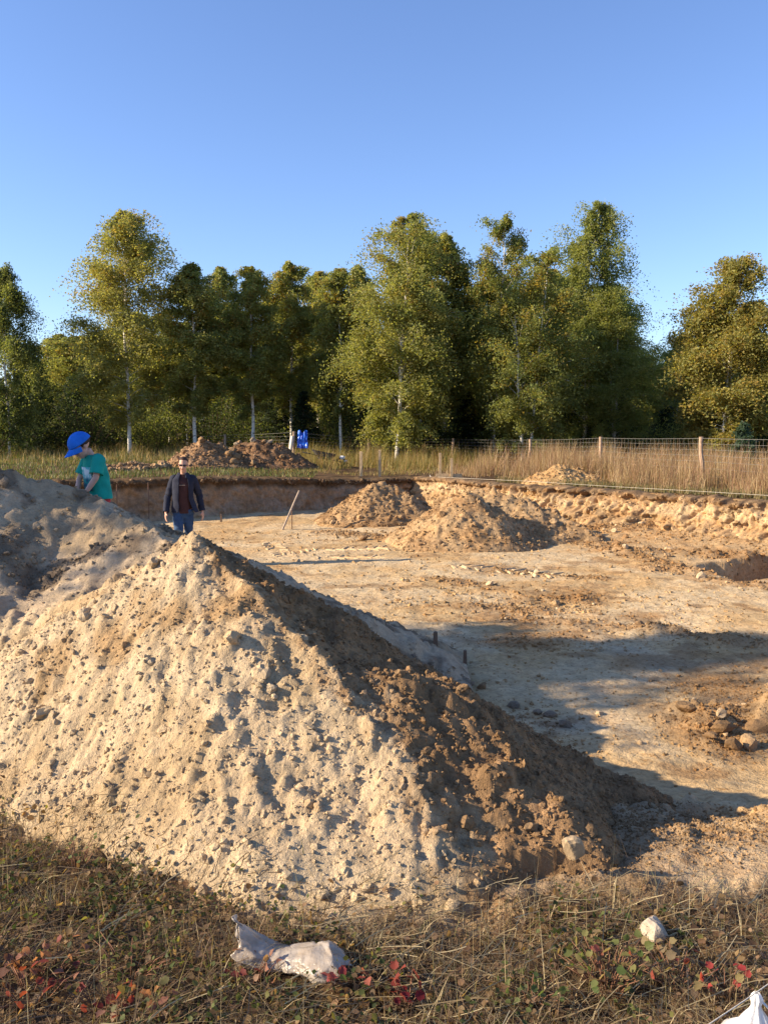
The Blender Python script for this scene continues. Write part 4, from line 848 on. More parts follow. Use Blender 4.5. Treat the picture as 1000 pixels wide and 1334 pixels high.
M['barrow'] = plain('dark_blue_paint', (.02, .045, .12), .45, .3, 10, .2, .01, .5); M['rubber'] = plain('black_rubber', (.02, .02, .02), .7, .2, 20); M['scrap'] = plain('white_scrap', (.75, .74, .72), .6, .1, 8)
def barrow():
    q = at(424, 604, Y=30.0); z = tz(q[0], 30.0); root = tag(empty('wheelbarrow', (q[0], 30.0, z), R(12)), 'dark blue wheelbarrow standing low in the golden grass', 'wheelbarrow')
    # tray: tapered tub
    n = 24; th = np.linspace(0, 2 * np.pi, n, endpoint=False); sq = lambda a_: np.sign(a_) * np.abs(a_) ** .45
    def ringz(a_, b_, z_, tilt): x = a_ * sq(np.cos(th)); return np.stack([x - .05, b_ * sq(np.sin(th)), z_ + tilt * x], -1)
    V = np.concatenate([ringz(.20, .16, .27, -.1), ringz(.42, .27, .52, -.22), ringz(.45, .29, .53, -.22), ringz(.39, .25, .51, -.22), ringz(.19, .15, .30, -.1)]); link('tray', mk_mesh('tray', np.concatenate([V, [[-.05, 0, .30]]]), quads_grid(5, n, True), None, True, [M['barrow']]), root)
    mb = MB(); mb.tube([(-.2, 0, .30), (.2, 0, .285)], [.17, .17], 12, flat=.08); mb.build('tray_floor', M['barrow'], root)
    for s in (-1, 1):
        mb = MB(); mb.tube([(.55, s * .06, .17), (.1, s * .18, .27), (-.45, s * .25, .45), (-.78, s * .27, .52)], .018, 8); mb.build('handle', M['rubber'], root)
        mb = MB(); mb.tube([(-.28, s * .19, .33), (-.36, s * .22, .0)], .014, 8); mb.build('leg', M['rubber'], root)
    mb = MB(); k = np.linspace(0, 2 * np.pi, 21); mb.tube(np.stack([.55 + .14 * np.cos(k), 0 * k, .17 + .14 * np.sin(k)], -1), .032, 8, False); mb.build('wheel', M['rubber'], root)
    for j, (dx, dz, s) in enumerate(((.95, .32, .10), (1.12, .20, .07))):
        mb = MB(); V, F = CLOD2[j]; mb.add(V * np.array([s, s * .5, s * 1.2]), F); o = mb.build('plastic_scrap', M['scrap'], None, (q[0] + dx * .62, 30.1, z + dz), False); tag(o, ('larger' if j == 0 else 'smaller') + ' white scrap caught in the grass right of the wheelbarrow', 'scrap')
barrow()

# ------------------------------------------------------------------ trees
def bark_mat(name, white):
    m, nt, b = new_mat(name); p = geo_pos(nt); sc_ = nd(nt, 'ShaderNodeMapping'); sc_.inputs['Scale'].default_value = (3, 3, 9); nt.links.new(p, sc_.inputs[0]); n1 = noise(nt, 1.6, 4, .6, sc_.outputs[0])
    c_ = mixc(nt, ramp(nt, n1, .58, .66), white, (.06, .05, .045)); nt.links.new(c_, b.inputs['Base Color']); bump(nt, b, n1, .4, .02); return m
M['birch'] = bark_mat('birch_bark', (.72, .67, .57)); M['bark'] = plain('brown_bark', (.13, .09, .06), .9, .35, 12, .6, .02)
SUNL = 1
GREEN = [(.13, .15, .04), (.15, .165, .045), (.105, .13, .037), (.17, .175, .05), (.19, .18, .055)]; GREEN = [(c_[0] * 1.74, c_[1] * 1.76, c_[2] * 1.85) for c_ in GREEN]
OLIVE = [(.18, .175, .05), (.205, .19, .055), (.15, .155, .045), (.235, .20, .06), (.125, .135, .04)]; OLIVE = [(c_[0] * 1.74, c_[1] * 1.76, c_[2] * 1.85) for c_ in OLIVE]
YELL = [(.24, .20, .05), (.20, .18, .05), (.28, .20, .045), (.15, .15, .045), (.32, .20, .04)]; YELL = [tuple(v * 1.15 for v in c_) for c_ in YELL]
DARKG = [(.055, .08, .028), (.075, .10, .033), (.06, .08, .033), (.09, .11, .036)]
def birch(seed, H, W, cb, nb, lpt, leaf, pal, stems=1, droop=.5, topw=.16, accent=None):
    """one birch: returns (trunk mesh, crown mesh); crown base cb as a fraction of the height"""
    g = np.random.default_rng(seed); mb = MB(); LP = []; LC = []
    for st in range(stems):
        a0 = g.uniform(0, 6.28); lean = (g.uniform(.03, .07) if stems > 1 else g.uniform(0, .02)) * H; Hs = H * (1 if st == 0 else g.uniform(.72, .93))
        k = np.linspace(0, 1, 12); tr = np.stack([math.cos(a0) * lean * k + .012 * H * pn(k * 3 + seed, k * 0 + st, seed), math.sin(a0) * lean * k + .012 * H * pn(k * 3, k * 0 + st + 9, seed + 1), Hs * k - .1], -1)
        if stems > 1: tr[:, :2] += np.array([math.cos(a0), math.sin(a0)]) * .12
        mb.tube(tr, np.maximum(H * .0088 * (1 - k) ** .8 * (1 if stems == 1 else .8), .012), 8)
        nbs = nb // stems
        for i in range(nbs):
            f = cb + (1 - cb) * ((i + g.random()) / nbs) ** .9; f = min(f, .985); p0 = np.array([np.interp(f, k, tr[:, j]) for j in range(3)])
            tt = (f - cb) / (1 - cb); prof = (np.interp(tt, [0, .12, .35, .6, .85, 1], [.34, .66, 1.0, .84, .42, topw])); L = W * .5 * prof * g.uniform(.62, 1.14)
            a_ = g.uniform(0, 6.28); el = np.interp(tt, [0, .5, 1], [.5, .85, 1.2]) + g.normal(0, .16); d = np.array([math.cos(a_) * math.cos(el), math.sin(a_) * math.cos(el), math.sin(el)])
            L = L / max(math.cos(el), .35); L = min(L, W * .85)
            s = np.linspace(0, 1, 6)[:, None]; br = p0 + d * L * s + np.array([0, 0, -1.0]) * (droop * L * .55 * s ** 2.4) + g.normal(0, .03 * L, (6, 3)) * s
            mb.tube(br, np.linspace(max(.010, .0045 * H * .35 * (1.1 - tt)), .004, 6), 4, False)
            ntw = max(6, int(20 * prof + 6))
            for w in range(ntw):
                u = g.uniform(.22, 1.0) ** .8; b0_ = np.array([np.interp(u, s[:, 0], br[:, j]) for j in range(3)]); da = g.uniform(0, 6.28); tl = L * g.uniform(.16, .40) + .06
                td = np.array([math.cos(da) * .75, math.sin(da) * .75, g.normal(-.05, .35)]) + d * .4
                nl = int(lpt * g.uniform(.6, 1.4)); v = g.random(nl); hang = droop * tl * 1.5 * v ** 1.7
                pos = b0_ + td * (tl * v)[:, None] + np.clip(g.normal(0, 1, (nl, 3)), -1.9, 1.9) * (.035 + .10 * tl); pos[:, 2] -= hang
                LP.append(pos)
                base_ = np.array(pal)[g.integers(0, len(pal))] * .5 + np.array(pal)[g.integers(0, len(pal), nl)] * .5
                if accent is not None and g.random() < accent[1] * (1.4 if tt > .45 else .6): base_ = base_ * .3 + np.array(accent[0]) * .7
                LC.append(base_ * g.uniform(.75, 1.25, (nl, 1)))
    P = np.concatenate(LP); C = np.concatenate(LC); n = len(P); S = leaf * g.uniform(.7, 1.35, n)
    Rm = rand_rot(n, g); T = np.array([[.46, -.42, 0], [0, .72, 0], [-.46, -.42, 0]]); V = np.einsum('nij,vj->nvi', Rm, T) * S[:, None, None] + P[:, None, :]
    F = np.arange(n * 3).reshape(n, 3); cm = mk_mesh('crown', V.reshape(-1, 3), F, np.repeat(C, 3, axis=0), False, [M['leaf']])
    return mb.mesh('trunk', M['birch']), cm, n
def conifer(seed, H, W, lpt, col, bark='bark'):
    g = np.random.default_rng(seed); mb = MB(); mb.tube([(0, 0, -.1), (.03, .02, H * .5), (0, 0, H)], [.014 * H, .009 * H, .01], 7); V = []; C = []
    nw = int(H * 5)
    for i in range(nw):
        f = .04 + .95 * i / nw; L0 = W * .5 * (1 - f) ** .8 + .06
        for j in range(7):
            a_ = g.uniform(0, 6.28); L = L0 * g.uniform(.65, 1.1); el = g.normal(.05 + .5 * f, .12); d = np.array([math.cos(a_) * math.cos(el), math.sin(a_) * math.cos(el), math.sin(el)]); p0 = np.array([0, 0, H * f]); p1_ = p0 + d * L + np.array([0, 0, -.12 * L])
            mb.tube([p0, p1_], [.008, .003], 3, False); nl = int(lpt * (.4 + L)); v = g.random(nl) ** .7; pos = p0 + (p1_ - p0) * v[:, None] + g.normal(0, .05 + .05 * L, (nl, 3)); V.append(pos); C.append(np.array(col) * g.uniform(.6, 1.35, (nl, 1)))
    P = np.concatenate(V); C = np.concatenate(C); n = len(P); Rm = rand_rot(n, g); T = np.array([[-.10, -.5, 0], [.10, -.5, 0], [.13, .5, .03], [-.13, .5, .03]]); S = g.uniform(.10, .2, n); Q = np.einsum('nij,vj->nvi', Rm, T) * S[:, None, None] + P[:, None, :]
    return mb.mesh('trunk', M[bark]), mk_mesh('crown', Q.reshape(-1, 3), np.arange(n * 4).reshape(n, 4), np.repeat(C, 4, axis=0), False, [M['leaf']]), n
def shrub(seed, H, W, n, pal, leaf=.07):
    g = np.random.default_rng(seed); mb = MB(); P = []; C = []
    for i in range(26):
        a_ = g.uniform(0, 6.28); r_ = W * .5 * math.sqrt(g.random()); h_ = H * g.uniform(.45, 1.0) * (1 - .35 * (r_ / (W * .5)) ** 2); tip = np.array([math.cos(a_) * r_, math.sin(a_) * r_, h_]); mb.tube([(tip[0] * .2, tip[1] * .2, -.1), tip * (.7, .7, .6), tip], [.02, .012, .004], 4, False)
        nl = n // 26; v = g.random(nl) ** .6; pos = tip * np.stack([.3 + .7 * v, .3 + .7 * v, v], -1) + g.normal(0, .10 + .07 * W, (nl, 3)); pos[:, 2] = np.abs(pos[:, 2]); P.append(pos); C.append((np.array(pal)[g.integers(0, len(pal))] * .6 + np.array(pal)[g.integers(0, len(pal), nl)] * .4) * g.uniform(.7, 1.3, (nl, 1)))
    P = np.concatenate(P); C = np.concatenate(C); m = len(P); Rm = rand_rot(m, g); T = np.array([[0, -.5, 0], [.36, .05, .08], [0, .62, 0], [-.36, .05, .08]]); Q = np.einsum('nij,vj->nvi', Rm, T) * (leaf * g.uniform(.7, 1.3, m))[:, None, None] + P[:, None, :]
    return mb.mesh('trunk', M['bark']), mk_mesh('crown', Q.reshape(-1, 3), np.arange(m * 4).reshape(m, 4), np.repeat(C, 4, axis=0), False, [M['leaf']]), m
def plant(name, meshes, x, y, sx, sz, rz, label, cat, group=None, z=None):
    zz = tz(x, y) if z is None else z; root = tag(empty(name, (x, y, zz), rz), label, cat, group); root.scale = (sx, sx, sz)
    link('trunk', meshes[0], root); link('crown', meshes[1], root); return root
def tree_px(name, meshes, H0, W0, qx, ytop, wpx, Y, rz, label, cat='birch', group=None):
    t_ = at(qx, ytop + 8, Y=Y); z = tz(t_[0], Y); H = t_[2] - z; W = wpx / FPX * Y; return plant(name, meshes, t_[0], Y, W / W0, H / H0, rz, label, cat, group, z)
LF = .068
B1 = birch(101, 10, 4.8, .14, 95, 44, LF, OLIVE, 1, .7, .10, ((.34, .20, .04), .05))
B2 = birch(102, 9, 3.0, .22, 85, 40, LF, GREEN + OLIVE, 1, .7, .07, ((.36, .20, .04), .08))
B3 = birch(103, 9, 2.6, .22, 80, 40, LF, OLIVE + GREEN, 1, .7, .07, ((.34, .20, .04), .10))
B4 = birch(104, 11, 4.6, .10, 110, 44, LF, OLIVE + GREEN, 2, .7, .08, ((.3, .2, .05), .06))
B5 = birch(105, 10, 4.4, .10, 105, 44, LF, GREEN + YELL[3:4], 2, .65, .1, ((.36, .24, .04), .12))
B6 = birch(106, 11, 4.2, .08, 110, 46, LF, GREEN, 2, .7, .07)
B7 = birch(107, 8.5, 4.8, .04, 110, 50, .08, YELL + OLIVE, 2, .6, .22)
B8 = birch(108, 8.5, 3.6, .10, 85, 42, LF, DARKG + GREEN, 1, .9, .2)
K1 = conifer(201, 5, 2.8, 30, (.035, .055, .025)); K2 = conifer(202, 6, 2.6, 28, (.04, .06, .03)); K3 = conifer(203, 2.2, 1.3, 70, (.075, .12, .075))
S1 = shrub(301, 2.6, 3.2, 5200, DARKG + GREEN[:2]); S2 = shrub(302, 2.0, 2.6, 4200, GREEN + OLIVE[:2]); S3 = shrub(303, 3.4, 3.6, 6500, DARKG)
T = tree_px
T('birch_tree', B8, 8.5, 3.6, 2, 348, 95, 34, .4, 'drooping dark birch cut off by the left edge')
T('birch_tree', B2, 9, 3.0, 78, 428, 90, 55, 1.4, 'small pale distant birch seen left of the tall leftmost birch')
T('birch_tree', B1, 10, 4.6, 160, 280, 150, 35.6, 2.2, 'tall full birch with white lower trunk behind the child')
T('birch_tree', B2, 9, 3.0, 250, 336, 105, 36, .7, 'slim birch with forked white trunk rising behind the sunlit earth pile')
T('birch_tree', B3, 9, 2.6, 287, 340, 70, 46, 2.9, 'thin pale birch top peeking between two nearer birches on the left')
T('birch_tree', B3, 9, 2.6, 325, 340, 85, 37, 4.0, 'slender birch with orange patches above the dark earth pile')
T('birch_tree', B2, 9, 3.0, 376, 334, 90, 39, 5.1, 'pointed green birch directly above the blue sheet')
T('birch_tree', B3, 9, 2.6, 415, 346, 75, 42, 1.0, 'narrow birch just right of the pointed one above the blue sheet')
T('birch_tree', B3, 9, 2.6, 443, 342, 80, 37.5, 2.0, 'yellowish birch with a straight bare white trunk left of centre')
T('birch_tree', B2, 9, 3.0, 466, 338, 70, 47, 3.3, 'greyish birch top hidden behind the central tall birch')
T('birch_tree', B4, 11, 4.4, 513, 276, 150, 33.5, .3, 'tallest central birch reaching the height of the right-hand group')
T('birch_tree', B2, 9, 3.0, 548, 290, 95, 37, 4.4, 'green birch leaning on the right of the central tall birch')
T('birch_tree', B3, 9, 2.6, 580, 298, 95, 38, 5.5, 'birch with thin top right of the central tall group')
T('birch_tree', B5, 10, 4.4, 645, 284, 120, 37.5, 1.1, 'broad birch at the left of the right-hand group')
T('birch_tree', B5, 10, 4.4, 690, 318, 140, 33.0, 2.6, 'birch with yellow orange upper leaves and forked white trunk')
T('birch_tree', B6, 11, 4.2, 766, 258, 120, 36.5, .2, 'highest pointed birch of the whole row, right of centre')
T('birch_tree', B6, 11, 4.2, 806, 372, 110, 36.0, 3.5, 'dark drooping birch at the right end of the main group')
T('birch_tree', B2, 9, 3.0, 848, 470, 70, 60, .5, 'pale distant birch in the gap before the right-hand yellow tree')
T('birch_tree', B7, 8.5, 4.8, 942, 348, 165, 33, 1.6, 'broad yellowish birch standing alone on the right')
T('birch_tree', B7, 8.5, 4.8, 1030, 440, 110, 37, 4.2, 'birch cut off by the right edge')
# the rest of the wood behind: fills the gaps
gg = np.random.default_rng(77); bk = [B2, B3, B5, B6]; bh = [9, 9, 10, 11]; bw = [3.0, 2.6, 4.4, 4.2]
for i in range(30):
    qx = -60 + i * 39 + gg.uniform(-10, 10); 
    if 838 < qx < 868 or qx < 30: continue
    k_ = int(gg.integers(0, 4)); yt = np.interp(qx, [0, 60, 100, 200, 300, 450, 520, 600, 700, 780, 830, 900, 1000, 1100], [470, 470, 400, 380, 380, 375, 330, 330, 340, 340, 430, 420, 440, 440]) + gg.uniform(0, 40)
    T('birch_tree', bk[k_], bh[k_], bw[k_], qx, yt, gg.uniform(80, 120), gg.uniform(43, 54), gg.uniform(0, 6.28), 'birch in the back rows of the wood, mostly hidden', 'birch', 'back rows of the wood')
for i, (qx, yt, wp, Y, ms, H0, W0, lb) in enumerate(((40, 448, 100, 37, K1, 5, 2.8, 'dark spruce near the left edge'), (95, 480, 90, 40, K2, 6, 2.6, 'dark spruce left of the tall leftmost birch'), (360, 470, 75, 40, K2, 6, 2.6, 'dark spruce below the pointed birch above the blue sheet'), (395, 500, 70, 38, K1, 5, 2.8, 'low dark spruce right of the blue sheet'),
        (560, 520, 80, 36, K1, 5, 2.8, 'low dark spruce behind the two pale stakes'), (610, 500, 90, 37.5, K2, 6, 2.6, 'dark spruce right of the centre among the birch trunks'), (740, 490, 95, 38, K1, 5, 2.8, 'dark spruce beneath the highest birch'), (800, 470, 110, 39, K2, 6, 2.6, 'large dark spruce under the dark drooping birch'), (870, 520, 80, 38, K1, 5, 2.8, 'dark spruce left of the lone yellowish birch'))):
    T('spruce_tree', ms, H0, W0, qx, yt, wp, Y, i * 1.3, lb, 'spruce')
T('pine_tree', K3, 2.2, 1.3, 968, 541, 46, 29, .6, 'young bluish pine behind the right-hand fence', 'pine')
sh_spec = [(-20, 34), (60, 41), (110, 38), (200, 39), (205, 42), (280, 42), (340, 41), (420, 40), (475, 38), (480, 42), (530, 37), (600, 41), (650, 39), (700, 37), (770, 37), (830, 40), (880, 36), (930, 36), (985, 35), (1040, 34), (845, 46), (590, 38), (300, 44), (150, 45), (20, 39)]
for i, (qx, Y) in enumerate(sh_spec):
    ms, h0 = [(S1, 2.6), (S2, 2.0), (S3, 3.4)][i % 3]; p = at(qx, 590, Y=Y); plant('shrub', ms, p[0], Y, gg.uniform(.9, 1.3), gg.uniform(.85, 1.25), gg.uniform(0, 6.28), 'leafy shrub in the dark undergrowth between the tree trunks', 'shrub', 'undergrowth of the wood')
# far wood that closes the view between the trunks
def far_wood():
    g = np.random.default_rng(88); n = 22000; a_ = np.radians(g.uniform(-34, 34, n)); r_ = g.uniform(58, 72, n); X = np.sin(a_) * r_; Y = np.cos(a_) * r_; top = 6.2 + 1.6 * fbm(X, Y, 7, 3, 89) - 3.4 * np.exp(-((np.degrees(a_) - 17.4) / 1.6) ** 2) - 2.0 * sstep(-20, -24, np.degrees(a_)); Z = top * g.random(n) ** .8
    C = pick([(.05, .07, .025), (.07, .085, .03), (.045, .06, .025), (.09, .10, .035)], n, g, .3); Rm = rand_rot(n, g); T_ = np.array([[0, -.5, 0], [.4, 0, .1], [0, .5, 0], [-.4, 0, .1]]); V = np.einsum('nij,vj->nvi', Rm, T_) * g.uniform(.35, .7, n)[:, None, None] + np.stack([X, Y, Z], -1)[:, None, :]
    tag(link('far_wood', mk_mesh('far_wood', V.reshape(-1, 3), np.arange(n * 4).reshape(n, 4), np.repeat(C, 4, axis=0), False, [M['leaf']])), 'dark far wood closing the view behind the birch trunks', 'wood', None, 'stuff')
far_wood()
# two dense trees beside the pit, left of the frame: their shade lies on the left pile and across the pit floor
D1 = birch(131, 6.4, 4.6, .18, 44, 3, .11, GREEN, 1, .5, .5); D2 = birch(132, 7.1, 2.6, .25, 56, 20, .14, GREEN, 1, .5, .3)
plant('birch_tree', D1, -13.0, 5.6, 1, 1, .5, 'dense birch left of the frame that shades the left sand pile', 'birch', None, tz(-13, 7.2))
plant('birch_tree', D2, -13.4, 6.6, 1, 1, 2.5, 'taller birch left of the frame that shades the pit floor', 'birch', None, tz(-13.4, 8.5))

# ------------------------------------------------------------------ people
def fabric(name, colr, scale=60, var=.18, bs=.5, bd=.006):
    m, nt, b = new_mat(name); p = geo_pos(nt); c_ = mixc(nt, ramp(nt, noise(nt, 9, 4, .6, p), .3, .7), tuple(x * (1 - var) for x in colr), tuple(x * (1 + var) for x in colr)); nt.links.new(c_, b.inputs['Base Color']); b.inputs['Roughness'].default_value = .85
    bump(nt, b, noise(nt, scale, 3, .6, p), bs, bd); return m
M['skin'] = plain('skin', (.50, .28, .19), .55, .08, 25, .1, .002, .4); M['skin_child'] = plain('skin_child', (.56, .33, .24), .55, .06, 25, .1, .002, .4)
M['hair'] = plain('dark_brown_hair', (.045, .026, .017), .6, .3, 90, .6, .005); M['glass'] = plain('black_lens', (.008, .008, .009), .12, .1, 5, 0, .001, .6); M['lips'] = plain('lips', (.36, .14, .11), .5, .1, 30)
M['jacket'] = fabric('navy_jacket', (.022, .025, .042)); M['tee_brown'] = fabric('dark_brown_tee', (.055, .024, .022)); M['jeans'] = fabric('blue_denim', (.035, .07, .14), 90, .3); M['shoe'] = plain('dark_leather', (.05, .035, .025), .5, .2, 20)
M['tee_teal'] = fabric('teal_tee', (.012, .30, .235)); M['cap_blue'] = fabric('bright_blue_cap', (.02, .16, .62)); M['shorts_red'] = fabric('red_shorts', (.45, .05, .05))
DG = lambda: bpy.context.evaluated_depsgraph_get()
def remesh(mb, name, mat, voxel, parent, smooth_it=4):
    me = mb.mesh('tmp'); o = bpy.data.objects.new('tmp', me); COL.objects.link(o); r_ = o.modifiers.new('r', 'REMESH'); r_.mode = 'VOXEL'; r_.voxel_size = voxel; s = o.modifiers.new('s', 'SMOOTH'); s.factor = .5; s.iterations = smooth_it
    dg = DG(); ev = o.evaluated_get(dg); nm = bpy.data.meshes.new_from_object(ev); bpy.data.objects.remove(o); nm.name = name
    nm.polygons.foreach_set('use_smooth', np.ones(len(nm.polygons), bool)); nm.materials.clear(); nm.materials.append(mat); return link(name, nm, parent)
def wrinkle(V, amp, f, seed): 
    n1 = pn(V[:, 0] * f + V[:, 1] * f * .7, V[:, 2] * f * 1.6, seed); return V + np.stack([n1 * amp, pn(V[:, 2] * f * 1.4, V[:, 0] * f, seed + 1) * amp, 0 * n1], -1)
def shell(rings, a0, a1, n, thick, mat, name, parent, wr=.008, seed=1, extra=None):
    """open or closed cloth shell from horizontal rings (cx, cy, z, rx, ry); angle -90 deg is the front"""
    full = abs(a1 - a0) > 6.2833; th = np.linspace(a0, a1, n, endpoint=not full); V = []
    for i, (cx, cy, z, rx, ry) in enumerate(rings):
        g_ = 0 if extra is None else extra[i]; t_ = th if not full else th
        if not full: t_ = np.linspace(a0 + g_[0], a1 - g_[1], n) if extra is not None else th
        sqc = np.sign(np.cos(t_)) * np.abs(np.cos(t_)) ** .85; sqs = np.sign(np.sin(t_)) * np.abs(np.sin(t_)) ** .85; V.append(np.stack([cx + rx * sqc, cy + ry * sqs, 0 * t_ + z], -1))
    V = wrinkle(np.concatenate(V), wr, 9, seed); o = link(name, mk_mesh(name, V, quads_grid(len(rings), n, full), None, True, [mat]), parent)
    if thick: md = o.modifiers.new('s', 'SOLIDIFY'); md.thickness = thick; md.offset = 1
    sb = o.modifiers.new('b', 'SUBSURF'); sb.levels = 1; sb.render_levels = 1; return o
def sub_rings(rings, k=3):
    r_ = np.array(rings, float); t0 = np.arange(len(r_)); t1 = np.linspace(0, len(r_) - 1, (len(r_) - 1) * k + 1); return np.stack([np.interp(t1, t0, r_[:, j]) for j in range(5)], -1)
def hand(mb, wrist, dirv, side, back, size=1.0, curl=.5):
    """palm and five fingers; dirv points to the fingertips, side to the thumb, back out of the back of the hand"""
    w = np.array(wrist, float); d = np.array(dirv, float); d /= np.linalg.norm(d); s = np.array(side, float); s -= d * s.dot(d); s /= np.linalg.norm(s); b_ = np.array(back, float); b_ -= d * b_.dot(d) + s * b_.dot(s); b_ /= np.linalg.norm(b_)
    mb.tube([w - d * .02, w + d * .03 * size, w + d * .085 * size], [.026 * size, .037 * size, .036 * size], 10, flat=.55) if False else None
    for k in range(5): mb.tube([w - d * .01 + s * (k - 2) * .006 * size, w + d * .05 * size + s * (k - 2) * .014 * size, w + d * .088 * size + s * (k - 2) * .016 * size], [.016 * size, .0155 * size, .012 * size], 8)
    for k, L in enumerate((.062, .080, .086, .076)):
        p0 = w + d * .085 * size + s * ((k - 1.5) * .021 * size); c_ = curl * (1.15 - .08 * k); l_ = L * size
        p1_ = p0 + (d * math.cos(c_ * .5) - b_ * math.sin(c_ * .5)) * l_ * .45; p2_ = p1_ + (d * math.cos(c_ * 1.2) - b_ * math.sin(c_ * 1.2)) * l_ * .32; p3_ = p2_ + (d * math.cos(c_ * 1.8) - b_ * math.sin(c_ * 1.8)) * l_ * .25
        mb.tube([p0 - d * .01, p1_, p2_, p3_], [.0095 * size, .009 * size, .0085 * size, .0065 * size], 8)
    t0 = w + d * .025 * size + s * .03 * size; t1 = t0 + (d * .6 + s * .65 - b_ * .3) * .04 * size; t2 = t1 + (d * .9 + s * .2 - b_ * .4) * .032 * size; mb.tube([t0 - s * .015, t0, t1, t2], [.014 * size, .013 * size, .011 * size, .008 * size], 8)
def head(mb, c, s, rot):
    """skull with jaw, brow, nose, ears, chin; face looks along local -Y"""
    def e_(p, r_, rr=None):
        m_ = rot.to_4x4() if rr is None else rot.to_4x4() @ rr; q = rot @ Vector(p); mb.ell(np.array(c) + np.array(q) * s, np.array(r_) * s, m_)
    e_((0, .012, .035), (.076, .094, .088)); e_((0, -.03, -.035), (.058, .066, .075)); e_((0, -.055, -.085), (.034, .034, .028)); e_((0, -.088, -.015), (.013, .022, .026)); e_((0, -.104, -.03), (.015, .014, .012)); e_((0, -.072, .022), (.052, .022, .016))
    for sx in (-1, 1): e_((sx * .077, .012, -.008), (.010, .020, .031)); e_((sx * .036, -.070, -.038), (.024, .020, .022)); e_((sx * .032, -.082, .004), (.014, .010, .010))
    e_((0, -.088, -.056), (.024, .012, .010))

